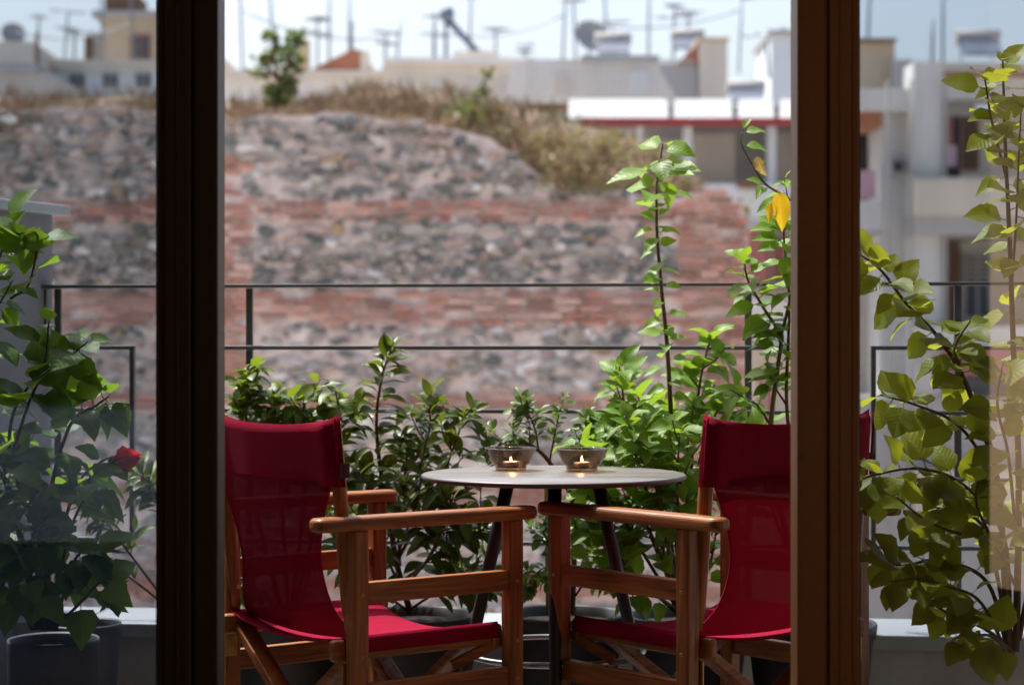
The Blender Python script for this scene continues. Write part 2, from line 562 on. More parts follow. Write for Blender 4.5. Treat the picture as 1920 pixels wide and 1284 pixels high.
M_STONES = [dull('stone_' + n, c, .9, .35, 7, .7, .02, rand=.5) for n, (c, w) in
            zip(('grey', 'slate', 'taupe', 'beige', 'ochre', 'white', 'rose', 'umber'), STONE_COLS)]
M_BRICKS = [dull('brick_' + n, c, .92, .3, 8, .6, .01, rand=.5) for n, c in
            (('red', (.40, .175, .130)), ('rose', (.46, .245, .20)), ('brown', (.30, .145, .115)), ('pale', (.52, .34, .295)))]

oldw = thing('ancient_wall', 'tall ruined stone wall with red brick bands behind the railing', 'wall', (0, WY, 0))
mb = MB()
xs = list(range(-400, 1404, 22)) + [1404]
NV = 70
zb = -6.0
front = []
for x in xs:
    zt = wz(lerp_prof(TOP, x) + 9 * noise.noise((x * .03, 7, 0)) + 6 * noise.noise((x * .11, 3, 0)))
    col = []
    for j in range(NV + 1):
        z = zb + (zt - zb) * j / NV
        X = wx(x)
        d = noise.noise((X * 1.3, 0, z * 1.3)) * .05 + noise.noise((X * 6, 3, z * 6)) * .02
        col.append(Vector((X, d, z)))
    front.append(col)
n = len(xs)
vs = [p for colm in front for p in colm]
fs = [(i * (NV + 1) + j, (i + 1) * (NV + 1) + j, (i + 1) * (NV + 1) + j + 1, i * (NV + 1) + j + 1) for i in range(n - 1) for j in range(NV)]
b = len(vs)
for i in range(n):
    zt = front[i][-1].z
    vs += [Vector((front[i][-1].x, 1.1, zt + .02)), Vector((front[i][-1].x, 2.2, zb)), ]
for i in range(n - 1):
    fs.append((i * (NV + 1) + NV, (i + 1) * (NV + 1) + NV, b + 2 * (i + 1), b + 2 * i))
    fs.append((b + 2 * i, b + 2 * (i + 1), b + 2 * (i + 1) + 1, b + 2 * i + 1))
e = n - 1
for j in range(NV): fs.append((e * (NV + 1) + j, b + 2 * e + 1, e * (NV + 1) + j + 1))
fs.append((e * (NV + 1) + NV, b + 2 * e + 1, b + 2 * e))
mb.add(vs, fs, 0, False)
mb.obj('mortar_core', M_MORTAR, oldw)

rs = random.Random(11)


def stone_shape(k):
    """an angular rubble face: uneven polygon, chamfered, front slightly tilted"""
    r = random.Random(100 + k)
    n = r.choice((5, 6, 6, 7, 8))
    ring = []
    for j in range(n):
        a = 2 * math.pi * (j + r.uniform(-.28, .28)) / n + k
        c, s_ = math.cos(a), math.sin(a)
        q = r.uniform(.42, .60)
        ring.append((c * q, s_ * q))
    tx, tz = r.uniform(-.25, .25), r.uniform(-.25, .25)
    vs = [(x, .5, z) for x, z in ring] + [(x * .97, -.25, z * .97) for x, z in ring] + [(x * .76, -.48 + x * tx + z * tz, z * .74) for x, z in ring]
    vs.append((0, -.52, 0))
    fs = []
    for lv in (0, n):
        for j in range(n): fs.append((lv + j, lv + (j + 1) % n, lv + n + (j + 1) % n, lv + n + j))
    for j in range(n): fs.append((2 * n + j, 2 * n + (j + 1) % n, 3 * n))
    return vs, fs


STONES = [stone_shape(k) for k in range(18)]
stone_me = []
for vsf in STONES:
    m = MB(); m.add(vsf[0], [f[::-1] for f in vsf[1]], 0, False); stone_me.append(m.mesh('stone', M_STONES[0]))


def in_pier(px, py):
    lim = 470 + 14 * math.sin(py * .05)
    if py < 330: lim -= (330 - py) * .55
    if 290 < py < 775 and 380 < px < lim: return True
    if px > 1262 + 8 * math.sin(py * .043): return True
    return False


BANDS = [(376, 416), (545, 612), (738, 774), (903, 950), (1083, 1121)]
stones, bricks = [], []
py = 1290.0
while py > 170:
    band = next((bd for bd in BANDS if bd[0] <= py <= bd[1]), None)
    h = rs.uniform(9, 24)
    for bd in BANDS:
        if py > bd[1] and py - h < bd[1]: h = max(8, py - bd[1] - 1)
    if band: py = band[0] - 1; continue
    px = -330 + rs.uniform(0, 40)
    while px < 1290:
        w = rs.uniform(.8, 2.3) * h + rs.uniform(0, 12)
        hh = h * rs.uniform(.75, 1.05)
        cx, cy = px + w / 2, py - h / 2 + rs.uniform(-7, 7)
        for bd in BANDS:
            if py - h > bd[1] - 2: cy = max(cy, bd[1] + hh * .5)
            if py < bd[0] + 2: cy = min(cy, bd[0] - hh * .5)
        if not in_pier(cx, cy) and cy - hh / 2 > lerp_prof(TOP, cx) - 2 and rs.random() > (.10 if cy < 545 else .24) and not (cx + w / 2 > 1280):
            stones.append((cx, cy, w * 1.05, hh * 1.12, rs.uniform(-.35, .35)))
        px += w + rs.uniform(-1, 4)
    py -= h + rs.uniform(-1, 2)
for _ in range(2600):                         # small chips and pinnings between the larger stones
    cx, cy = rs.uniform(-320, 1282), rs.uniform(190, 1290)
    if any(a - 5 < cy < b + 5 for a, b in BANDS) and rs.random() < .95: continue
    if in_pier(cx, cy) or cy < lerp_prof(TOP, cx) + 4: continue
    stones.append((cx, cy, rs.uniform(8, 22), rs.uniform(6, 13), rs.uniform(-.5, .5)))
for (y0, y1) in BANDS:
    n = max(3, round((y1 - y0) / 12.6))
    for k in range(n):
        y = y0 + (k + .5) * (y1 - y0) / n
        px = -340 + (k % 2) * 28 + rs.uniform(0, 10)
        while px < 1290:
            w = rs.uniform(36, 62)
            if not in_pier(px + w / 2, y) and rs.random() > .05: bricks.append((px + w / 2, y + rs.uniform(-.5, .5), w - 5, rs.uniform(6.2, 7.6)))
            px += w + 2
yy = 300.0
while yy < 1250:
    for (xa, xb) in ((382, 476), (1256, 1404)):
        if xa < 1000 and yy > 772: continue
        px = xa + (int(yy) % 2) * 12 + rs.uniform(0, 12)
        while px < xb - 10:
            w = min(rs.uniform(34, 60), xb - px)
            if in_pier(px + w / 2, yy) and yy > lerp_prof(TOP, px + w / 2) + 6 and rs.random() > .05:
                bricks.append((px + w / 2, yy + rs.uniform(-.5, .5), w - 5, rs.uniform(6.2, 7.6)))
            px += w + 1
    yy += 12.6


def seen(px, py):
    return -10 < px < 1420 and py < 1060 and not (292 < px < 422)


stones.sort(key=lambda s: -(s[2] * s[3] if seen(s[0], s[1]) else 0))
bricks.sort(key=lambda s: -(s[2] * s[3] if seen(s[0], s[1]) else 0))
wts = [w for c, w in STONE_COLS]
PXM = WY / F_PX
inf = MB()
for k, (px, py, w, h, a) in enumerate(stones):
    mi = rs.choices(range(8), wts if py < 545 else (12, 8, 24, 34, 4, 10, 16, 4))[0]; sh = rs.randrange(18)
    dep = rs.uniform(.07, .12)
    M = Matrix.Translation((wx(px), -rs.uniform(.0, .03), wz(py))) @ Matrix.Rotation(a, 4, 'Y') @ Matrix.Diagonal((w * PXM, dep, h * PXM, 1))
    if k < 300:
        o = bpy.data.objects.new('stone', stone_me[sh]); COL.objects.link(o); o.parent = oldw
        o.matrix_local = M
        o.material_slots[0].link = 'OBJECT'; o.material_slots[0].material = M_STONES[mi]
    else:
        inf.add([M @ Vector(p) for p in STONES[sh][0]], [f[::-1] for f in STONES[sh][1]], mi, False)
inf.obj('rubble_infill', M_STONES, oldw)['kind'] = 'stuff'
bk = MB().box((0, 0, 0), (1, 1, 1)).mesh('brick', M_BRICKS[0])
inf = MB()
for k, (px, py, w, h) in enumerate(bricks):
    mi = rs.choices(range(4), (4, 4, 2, 2))[0]
    if k < 300:
        o = bpy.data.objects.new('brick', bk); COL.objects.link(o); o.parent = oldw
        o.location = (wx(px), -rs.uniform(.0, .03), wz(py)); o.scale = (w * PXM, .10, h * PXM); o.rotation_euler = (0, rs.uniform(-.012, .012), 0)
        o.material_slots[0].link = 'OBJECT'; o.material_slots[0].material = M_BRICKS[mi]
    else:
        inf.box((wx(px), -rs.uniform(.0, .03), wz(py)), (w * PXM, .10, h * PXM), None, mi)
inf.obj('brick_infill', M_BRICKS, oldw)['kind'] = 'stuff'

# earth piled behind and on top of the old wall
MOUND = [(-400, 190), (0, 182), (290, 182), (420, 195), (560, 190), (640, 172), (720, 163), (800, 170), (900, 190), (1000, 205), (1100, 228),
         (1200, 262), (1270, 300), (1300, 340), (1340, 420)]
M_EARTH = dull('dry_earth', (.26, .19, .135), .97, .4, 3, .8, .03)


def mound(u, v):
    px = -400 + u * 1740
    y = .25 + v * 5.0
    zf = wz(lerp_prof(TOP, px)) - .06
    zp = wz(lerp_prof(MOUND, px), WY + 1.6)
    k = min(1, v * 3.2); k = k * k * (3 - 2 * k)
    back = max(0, (v - .55) / .45)
    X = wx(px, WY + y * .3)
    return Vector((X, WY + y, zf + (zp - zf) * k - back ** 2 * 3.0 + noise.noise((X * 2, y * 2, 0)) * .07))


m = MB(); m.grid(mound, 110, 22)
struct('earth_mound', m, M_EARTH)

M_GRASS = [dull('dry_grass', (.36, .26, .15), .9, .3, 5, 0), dull('russet_grass', (.26, .15, .11), .9, .3, 5, 0), dull('green_grass', (.14, .17, .04), .9, .3, 5, 0)]


def blades(mb, base, n, spread, hmin, hmax, mi, wid=.012):
    for _ in range(n):
        p = base + Vector((rs.gauss(0, spread), rs.gauss(0, spread * .6), 0))
        h = rs.uniform(hmin, hmax); a = rs.uniform(0, 6.28); ln = rs.uniform(.1, .6) * h
        d = Vector((math.cos(a), math.sin(a), 0)); s_ = Vector((-d.y, d.x, 0)) * wid
        mb.add([p - s_, p + s_, p + d * ln * .4 + Vector((0, 0, h * .6)), p + d * ln + Vector((0, 0, h))], [(0, 1, 2), (2, 3, 0)], mi)


g = MB()
for k in range(2000):
    u = rs.uniform(.02, .985); v_ = abs(rs.gauss(0, .16))
    if v_ > .6: continue
    p = mound(u, v_); p.z -= .03
    px = -400 + u * 1740
    pn = noise.noise((p.x * 1.1, p.y * .8, 5))
    if pn < -.12 and px < 1150 and rs.random() < .75: continue
    green = .25 + (.35 if 820 < px < 960 or 1000 < px < 1200 else 0)
    mi = 2 if rs.random() < green else (1 if rs.random() < .4 else 0)
    blades(g, p, 9, .12, .04, (.24 if mi != 2 else .18) * (1 + .7 * pn), mi, .009)
for k in range(520):                           # tufts hanging over the broken front edge
    u = rs.uniform(.02, .80); p = mound(u, 0); p.y -= rs.uniform(.1, .3); p.z += rs.uniform(-.16, .10)
    if noise.noise((p.x * 1.7, 2, 9)) < -.05: continue
    blades(g, p, 8, .10, .03, rs.uniform(.06, .2), rs.choice((0, 0, 1, 1, 2)), .009)
g.obj('grass', M_GRASS)
tag(bpy.data.objects['grass'], 'dry tan and russet grass along the top of the ruined wall', 'grass', kind='stuff')

# growth hanging over the lower end of the old wall, a weed and a sapling on top
M_WEED = [leafmat('weed_leaf_olive', (.20, .185, .075), (.26, .23, .10), (.28, .27, .08), (.22, .2, .1)),
          leafmat('weed_leaf_green', (.075, .12, .03), (.12, .16, .05), (.2, .28, .04), (.15, .2, .08)),
          leafmat('weed_leaf_dry', (.26, .18, .11), (.32, .24, .15), (.3, .2, .08), (.3, .25, .15))]


def cloud(mb, c, rad, n, size, mats=(0,), flat=1.0, droop=.0):
    for _ in range(n):
        while True:
            q = Vector((rs.uniform(-1, 1), rs.uniform(-1, 1), rs.uniform(-1, 1)))
            if q.length <= 1: break
        p = Vector(c) + Vector((q.x * rad[0], q.y * rad[1], q.z * rad[2]))
        a = Vector((rs.uniform(-1, 1), rs.uniform(-1, 1), rs.uniform(-.8, .8) - droop)).normalized()
        b2 = a.orthogonal().normalized(); b2.rotate(Matrix.Rotation(rs.uniform(0, 6.28), 3, a))
        s_ = size * rs.uniform(.6, 1.3)
        mb.add([p, p + a * s_ * .5 + b2 * s_ * .28, p + a * s_, p + a * s_ * .5 - b2 * s_ * .28], [(0, 1, 2, 3)], rs.choice(mats))


def bush(name, label, cat, px, py, Y, blobs, size, mats, stems):
    base = P(px, py, Y)
    root = thing(name, label, cat, base)
    tk = MB()
    for st in stems:
        pts = [P(x, y, Y + dy) - base for (x, y, dy) in st]
        tk.tube(pts, [.035 - .025 * i / (len(pts) - 1) for i in range(len(pts))], 6)
    tk.obj('trunk' if cat == 'tree' else 'stem', M_BARK, root)
    cr = MB()
    for (x, y, dy, rx_, rz_, n, mm) in blobs:
        cloud(cr, P(x, y, Y + dy) - base, (rx_ * Y / F_PX, rx_ * Y / F_PX * .8, rz_ * Y / F_PX), n, size, mm)
    cr.obj('crown' if cat == 'tree' else 'foliage', M_WEED, root)
    return root


bush('sapling', 'small green tree growing on top of the ruined wall', 'tree', 520, 205, WY + 1.0,
     [(520, 178, 0, 26, 26, 170, (1, 1, 0)), (500, 110, 0, 24, 14, 90, (1, 1, 0)), (545, 112, .2, 22, 22, 110, (1,)), (512, 68, 0, 12, 10, 40, (1,)),
      (555, 70, 0, 14, 14, 60, (1,)), (540, 150, 0, 20, 20, 80, (1, 0)), (488, 138, 0, 16, 8, 30, (0, 1)), (530, 90, 0, 22, 12, 50, (1,))], .11, (1,),
     [[(520, 210, 0), (522, 150, 0), (515, 110, 0), (512, 62, 0)], [(522, 160, 0), (545, 110, .1), (556, 66, 0)], [(521, 150, 0), (495, 120, 0), (482, 112, 0)]])
bush('weed_shrub', 'leggy yellow green weed sprouting on the sloping wall top', 'shrub', 880, 235, WY + .5,
     [(885, 205, 0, 34, 18, 120, (0, 1)), (905, 172, 0, 16, 14, 50, (0, 1)), (915, 138, 0, 12, 8, 24, (0, 1)), (930, 215, 0, 26, 16, 90, (0, 2)), (850, 225, 0, 26, 12, 70, (0, 2))], .085, (0,),
     [[(880, 240, 0), (895, 190, 0), (908, 150, 0), (920, 132, 0)]])
bush('hanging_shrub', 'low olive shrub spilling over the broken end of the wall', 'shrub', 1090, 340, WY - .02,
     [(1020, 262, .3, 50, 26, 260, (0, 2, 2)), (1090, 268, .1, 56, 26, 300, (0, 2)), (1075, 305, -.05, 70, 30, 420, (0, 2, 2)), (1140, 290, .1, 40, 30, 220, (0, 2)),
      (1050, 340, -.08, 46, 26, 200, (2, 0)), (1120, 345, -.08, 50, 24, 200, (2, 0)), (1180, 320, .2, 40, 34, 180, (2, 0)), (960, 245, .3, 34, 16, 120, (2, 0)),
      (1230, 345, .2, 44, 22, 150, (2, 2, 0)), (1190, 285, .7, 50, 26, 260, (2, 0)), (1245, 318, .6, 46, 26, 240, (2, 2, 0)), (1150, 262, .9, 50, 20, 220, (2, 0)), (1285, 345, .4, 26, 20, 110, (2, 0)), (1395, 395, .3, 18, 24, 70, (2, 0))], .07, (0,),
     [[(1090, 350, .1), (1085, 310, 0), (1070, 270, 0)], [(1090, 350, .1), (1130, 300, 0), (1140, 270, 0)]])

# ------------------------------------------------------------------ the town behind
def shade_mat(name, col, **kw): return dull(name, col, .85, kw.pop('var', .12), kw.pop('scale', 1.2), .1, .01, streak=True, **kw)


B_WHITE = shade_mat('white_render', (.62, .61, .60)); B_CREAM = shade_mat('cream_render', (.58, .53, .46)); B_BEIGE = shade_mat('beige_render', (.52, .42, .31))
B_GREY = shade_mat('grey_concrete', (.40, .39, .38)); B_DARK = shade_mat('dark_opening', (.03, .03, .035)); B_GLASS = shade_mat('window_glass', (.08, .10, .12))
B_TERRA = shade_mat('terracotta', (.36, .15, .09)); B_RED = shade_mat('red_fascia', (.26, .045, .045)); B_SLAB = shade_mat('white_roof_sheet', (.30, .31, .33))
B_BLIND = shade_mat('beige_blind', (.55, .50, .45)); B_BLUE = shade_mat('pale_blue_paint', (.60, .66, .72)); B_BROWN = shade_mat('brown_timber', (.16, .09, .06))
B_METAL = dull('antenna_metal', (.22, .24, .27), .5, .2, 3, 0, metal=.4); B_ROSE = shade_mat('rose_awning', (.36, .15, .145)); B_PINK = shade_mat('laundry', (.55, .35, .42))
B_TANK = dull('solar_tank', (.10, .13, .18), .35, .2, 2, 0)


def pbox(name, parent, mat, x0, x1, y0, y1, Y, depth=2.0):
    a, b = P(x0, y0, Y), P(x1, y1, Y)
    o = MB().box(((a.x + b.x) / 2, Y + depth / 2, (a.z + b.z) / 2), (abs(b.x - a.x), depth, abs(a.z - b.z))).obj(name, mat)
    o.parent = parent
    o.location = -parent.location
    return o


def window(parent, x0, x1, y0, y1, Y, pane=B_GLASS, frame=B_WHITE, t_=4):
    f = pbox('window', parent, frame, x0, x1, y0, y1, Y - .05, .06)
    p = pbox('pane', parent, pane, x0 + t_, x1 - t_, y0 + t_, y1 - t_, Y - .07, .06)
    p.parent = f; p.location = (0, 0, 0)
    xm = (x0 + x1) / 2
    q = pbox('mullion', parent, frame, xm - 1.5, xm + 1.5, y0 + t_, y1 - t_, Y - .085, .06); q.parent = f; q.location = (0, 0, 0)
    return f


def bld(name, label, px, Y, group=None, cat='building'):
    o = thing(name, label, cat, (wx(px, Y), Y, -6.0), 0, group)
    return o


b1 = bld('rooftop_house', 'beige rooftop house with dark roof and tall window above the wall', 225, 58)
pbox('wall', b1, B_BEIGE, 190, 330, 28, 125, 58, 4); pbox('side_wing', b1, B_GREY, 165, 192, 60, 125, 58.3, 3); pbox('roof', b1, B_GREY, 172, 340, 20, 32, 57.7, 4.6)
pbox('water_tank', b1, B_BROWN, 196, 262, -6, 20, 58.5, 1.2)
window(b1, 243, 282, 66, 116, 58, B_GLASS, B_TERRA); pbox('door', b1, B_BROWN, 158, 172, 68, 112, 58.2, .2)
b2 = bld('low_block', 'pale low block with cream coping behind the wall at the dark door frame', 260, 50)
pbox('wall', b2, B_BLUE, 106, 420, 128, 230, 50, 6); pbox('coping', b2, B_CREAM, 100, 425, 112, 129, 49.8, 6.4)
for k in range(4): window(b2, 130 + k * 62, 160 + k * 62, 138, 165, 50, B_GLASS, B_GREY, 3)
b3 = bld('grey_roofed_shed', 'low grey roofed shed among rooftop clutter behind leafy pot plant', 40, 46)
pbox('wall', b3, B_GREY, -140, 96, 138, 230, 46, 5); pbox('roof', b3, B_SLAB, -150, 66, 118, 136, 45.8, 5.4); pbox('roof_hut', b3, B_CREAM, -60, 60, 78, 119, 48, 3); pbox('pipe', b3, B_BROWN, 66, 72, 62, 130, 46.5, .1)
b4 = bld('white_terrace_block', 'white terrace block with terracotta lean-to roof behind the sapling', 600, 48)
pbox('wall', b4, B_WHITE, 415, 740, 146, 240, 48, 6); pbox('coping', b4, B_CREAM, 410, 745, 132, 147, 47.8, 6.4)
pbox('chimney', b4, B_BEIGE, 556, 578, 74, 134, 48.5, .5)
pr = MB(); A = P(585, 130, 49); B = P(690, 130, 49); T = P(676, 92, 49)
vs = []
for dy in (0, 3): vs += [(A.x, 49 + dy, A.z), (B.x, 49 + dy, B.z), (B.x - .1, 49 + dy, T.z - .05), (T.x - .2, 49 + dy, T.z)]
pr.add(vs, [(0, 1, 2, 3), (7, 6, 5, 4), (0, 3, 7, 4), (1, 5, 6, 2), (3, 2, 6, 7), (0, 4, 5, 1)])
o = pr.obj('lean_to_roof', B_TERRA); o.parent = b4; o.location = -b4.location
pbox('gable', b4, B_CREAM, 676, 690, 96, 132, 48.95, .6)
b5 = bld('cream_apartment_block', 'wide cream apartment block with flat roof in the distance', 860, 47)
pbox('wall', b5, B_CREAM, 722, 1000, 118, 300, 47, 8); pbox('coping', b5, B_WHITE, 718, 1004, 108, 119, 46.8, 8.4)
pbox('roof_room', b5, B_CREAM, 850, 935, 96, 110, 49, 3)
for k in range(4): window(b5, 745 + k * 64, 775 + k * 64, 150, 190, 47, B_BLIND, B_WHITE, 3)
b6 = bld('white_rooftop_house', 'white rooftop house with sloping side and railing beside terracotta hut', 1110, 43)
wm = MB(); a_ = [P(958, 118, 43), P(1228, 112, 43), P(1272, 192, 43), P(1290, 260, 43), P(940, 260, 43)]
k5 = len(a_); vs = [(p.x, 43, p.z) for p in a_] + [(p.x, 48, p.z) for p in a_]
wm.add(vs, [tuple(range(k5))[::-1], tuple(range(k5, 2 * k5))] + [(i, (i + 1) % k5, (i + 1) % k5 + k5, i + k5) for i in range(k5)])
o = wm.obj('wall', B_WHITE); o.parent = b6; o.location = -b6.location
window(b6, 1180, 1215, 130, 176, 43, B_BLUE, B_WHITE, 3); window(b6, 1040, 1070, 140, 180, 43, B_BLIND, B_WHITE, 3)
pbox('roof', b6, B_SLAB, 1090, 1236, 104, 114, 42.8, 5.4)
rrl = thing('roof_railing', 'thin upright rooftop railing in front of the white and cream roofs', 'railing', (wx(1130, 42.4), 42.4, 0))
pbox('top_bar', rrl, B_GREY, 985, 1300, 112, 115, 42.4, .05)
for k in range(27):
    pbox('upright', rrl, B_GREY, 990 + k * 11.8, 992.6 + k * 11.8, 115, 190, 42.4, .03)
tsh = bld('tiled_shed', 'low dark tiled shed roof peeping over the sloping wall top', 1025, 34)
pbox('roof', tsh, B_BROWN, 985, 1066, 194, 206, 34, 1.5); pbox('wall', tsh, B_GREY, 990, 1062, 206, 300, 34.1, 1.3)
b7 = bld('terracotta_hut', 'beige rooftop hut with red brown lean-to roof next to white house', 1320, 45)
pbox('wall', b7, B_CREAM, 1312, 1364, 74, 200, 45, 2); pbox('coping', b7, B_BEIGE, 1308, 1368, 70, 76, 44.9, 2.2)
pr = MB(); A = P(1268, 120, 45.2); B = P(1312, 120, 45.2); T = P(1312, 80, 45.2)
vs = []
for dy in (0, 1.6): vs += [(A.x, 45.2 + dy, A.z), (B.x, 45.2 + dy, B.z), (T.x, 45.2 + dy, T.z)]
pr.add(vs, [(0, 1, 2), (5, 4, 3), (0, 2, 5, 3), (1, 4, 5, 2), (0, 3, 4, 1)])
o = pr.obj('lean_to_roof', B_TERRA); o.parent = b7; o.location = -b7.location
pbox('lower_wall', b7, B_GREY, 1225, 1312, 119, 200, 45.3, 2)
b7b = bld('grey_tower', 'grey rooftop stair tower beyond the sheet roofs', 1510, 48)
pbox('wall', b7b, B_BLUE, 1446, 1600, 62, 230, 48, 3); pbox('coping', b7b, B_GREY, 1442, 1604, 56, 63, 47.8, 3.4)

b8 = bld('verandah_house', 'house with white sheet roofs, dark red fascia and shaded verandah', 1330, 37)
for (xa, xb) in ((1068, 1250), (1266, 1370), (1386, 1448), (1464, 1560), (1570, 1640)):
    m = MB(); a = P(xa, 186, 39.5); b_ = P(xb, 186, 39.5); c_ = P(xb + 4, 222, 36.2); d_ = P(xa - 4, 222, 36.2)
    vs = [a, b_, c_, d_] + [p - Vector((0, 0, .07)) for p in (a, b_, c_, d_)]
    m.add(vs, [(3, 2, 1, 0), (4, 5, 6, 7), (0, 1, 5, 4), (1, 2, 6, 5), (2, 3, 7, 6), (3, 0, 4, 7)])
    o = m.obj('roof_sheet', B_SLAB); o.parent = b8; o.location = -b8.location
pbox('fascia', b8, B_RED, 1090, 1640, 221, 236, 36.1, .15)
pbox('rear_wall', b8, B_GREY, 1080, 1640, 200, 700, 38.6, 3)
for (xa, xb) in ((1195, 1206), (1283, 1298), (1440, 1456), (1545, 1558)):
    pbox('column', b8, B_BLUE, xa, xb, 237, 350, 36.6, .25)
pbox('blind', b8, B_BLIND, 1300, 1378, 250, 352, 37.4, .06); pbox('blind', b8, B_BLIND, 1208, 1280, 262, 352, 37.5, .06); pbox('blind', b8, B_BLIND, 1460, 1544, 250, 340, 37.4, .06)
pbox('balcony_wall', b8, B_BLUE, 1100, 1640, 345, 420, 36.3, .18)
pbox('balcony_floor', b8, B_GREY, 1100, 1640, 420, 428, 36.2, 2.5)
pbox('flower_box', b8, B_BROWN, 1385, 1425, 338, 352, 36.1, .25)
pbox('front_wall', b8, B_CREAM, 1330, 1640, 428, 2000, 37.2, 1.5)
window(b8, 1418, 1476, 440, 545, 37.2, B_ROSE, B_WHITE, 4)
pbox('balcony_wall', b8, B_WHITE, 1395, 1640, 560, 640, 36.3, .18)
pbox('balcony_floor', b8, B_GREY, 1395, 1640, 640, 650, 36.2, 1.2)
window(b8, 1416, 1452, 690, 800, 37.2, B_ROSE, B_WHITE, 4)
pbox('balcony_wall', b8, B_WHITE, 1395, 1640, 820, 900, 36.3, .18)
pbox('awning_box', b8, B_ROSE, 1405, 1440, 420, 530, 36.8, .4)

b9 = bld('white_balcony_block', 'white apartment block with stacked balconies and recesses seen through the brown framed door', 1760, 33)
Y9 = 33.0
pbox('penthouse', b9, B_BEIGE, 1560, 1678, 76, 170, Y9 + 2, 3); pbox('penthouse_roof', b9, B_BROWN, 1556, 1682, 72, 77, Y9 + 1.8, 3.4); pbox('penthouse_wing', b9, B_GREY, 1676, 1712, 112, 170, Y9 + 1.6, 2.5)
pbox('roof_slab', b9, B_WHITE, 1560, 1716, 166, 206, Y9, 4); pbox('rear_wall', b9, B_CREAM, 1560, 2300, 206, 2200, Y9 + 1.8, 3)
pbox('white_wall', b9, B_WHITE, 1652, 1716, 212, 2200, Y9 + .5, 1.3); pbox('pillar', b9, B_WHITE, 1713, 1768, 116, 2200, Y9 - .2, .8)
pbox('awning', b9, B_TERRA, 1560, 1652, 208, 238, Y9 + .3, 1.2)
pbox('balcony_wall', b9, B_WHITE, 1560, 1654, 376, 432, Y9, .2); pbox('balcony_floor', b9, B_GREY, 1560, 1654, 432, 440, Y9, 1.8)
pbox('laundry', b9, B_PINK, 1612, 1642, 320, 372, Y9 + .4, .05); pbox('door', b9, B_DARK, 1600, 1640, 250, 375, Y9 + 1.72, .1)
pbox('roof_parapet', b9, B_CREAM, 1768, 2300, 118, 142, Y9 + .6, .2); pbox('roof_parapet_band', b9, B_TERRA, 1768, 2300, 136, 144, Y9 + .55, .2)
pbox('upper_beam', b9, B_WHITE, 1768, 2300, 144, 186, Y9 + .9, 1.0); pbox('shutter_box', b9, B_GREY, 1768, 1830, 186, 218, Y9 + 1.5, .3)
pbox('door', b9, B_DARK, 1768, 1800, 218, 336, Y9 + 1.74, .1); pbox('curtain', b9, B_ROSE, 1774, 1788, 220, 270, Y9 + 1.68, .05)
pbox('laundry', b9, B_PINK, 1772, 1794, 272, 312, Y9 + .7, .05)
window(b9, 1806, 1836, 222, 320, Y9 + 1.8, B_GLASS, B_TERRA, 5)
pbox('balcony_wall', b9, B_CREAM, 1716, 2300, 338, 404, Y9 - .6, .2); pbox('balcony_rail', b9, B_GREY, 1716, 2300, 332, 338, Y9 - .62, .2); pbox('balcony_floor', b9, B_GREY, 1716, 2300, 404, 440, Y9 - .5, 2.4)
pbox('recess_panel', b9, B_BROWN, 1768, 1800, 440, 640, Y9 + 1.6, .2); window(b9, 1806, 1860, 470, 600, Y9 + 1.8, B_GLASS, B_WHITE, 6)
pbox('balcony_wall', b9, B_WHITE, 1716, 2300, 612, 652, Y9 - .6, .2); pbox('awning', b9, B_ROSE, 1776, 2300, 654, 704, Y9 - .7, .4)
pbox('balcony_wall', b9, B_CREAM, 1716, 2300, 880, 960, Y9 - .6, .2); pbox('balcony_floor', b9, B_GREY, 1716, 2300, 960, 985, Y9 - .5, 2.4)

pbox('lower_front', b9, B_GREY, 1560, 2300, 745, 2200, Y9 - .3, 1.6)
for (xa, ya_) in ((1672, 300), (1820, 690), (1690, 520)):
    u_ = pbox('air_conditioner', b9, B_SLAB, xa, xa + 30, ya_, ya_ + 24, Y9 + .1, .35)
    q = pbox('fan_grille', b9, B_DARK, xa + 4, xa + 20, ya_ + 4, ya_ + 20, Y9 + .08, .05); q.parent = u_; q.location = (0, 0, 0)
for xa in (1707, 1772, 1664): pbox('downpipe', b9, B_GREY, xa, xa + 4, 150, 1400, Y9 - .32, .1)
for k in range(9): pbox('shutter_slat', b9, B_BROWN, 1806, 1836, 226 + k * 10, 231 + k * 10, Y9 + 1.66, .03)
for k in range(6): pbox('shutter_slat', b9, B_GREY, 1806, 1860, 476 + k * 9, 481 + k * 9, Y9 + 1.66, .03)
for (xa, xb) in ((1310, 1330), (1460, 1480)): pbox('air_conditioner', b8, B_SLAB, xa, xb, 372, 392, 36.1, .3)
for k in range(10): pbox('blind_slat', b8, B_CREAM, 1300, 1378, 254 + k * 10, 258 + k * 10, 37.37, .03)
# cables sagging between the masts
for n_, (xa, ya_, xb, yb, Yc, lab) in enumerate(((455, 20, 720, 70, 50.2, 'slack overhead cable between masts above the white terrace block'), (813, 60, 1055, 30, 52.2, 'slack overhead cable between masts above the cream block'),
        (1080, 40, 1386, 20, 52.2, 'slack overhead cable in the sky above the terracotta hut'), (30, 60, 250, 40, 55.2, 'slack overhead cable strung past the beige rooftop house'))):
    pts = []
    for k in range(13):
        q = k / 12; pts.append(P(xa + (xb - xa) * q, ya_ + (yb - ya_) * q + 22 * (1 - (2 * q - 1) ** 2), Yc))
    tag(MB().tube(pts, .022, 5).obj('overhead_cable', B_METAL), lab, 'cable', 'overhead cables')

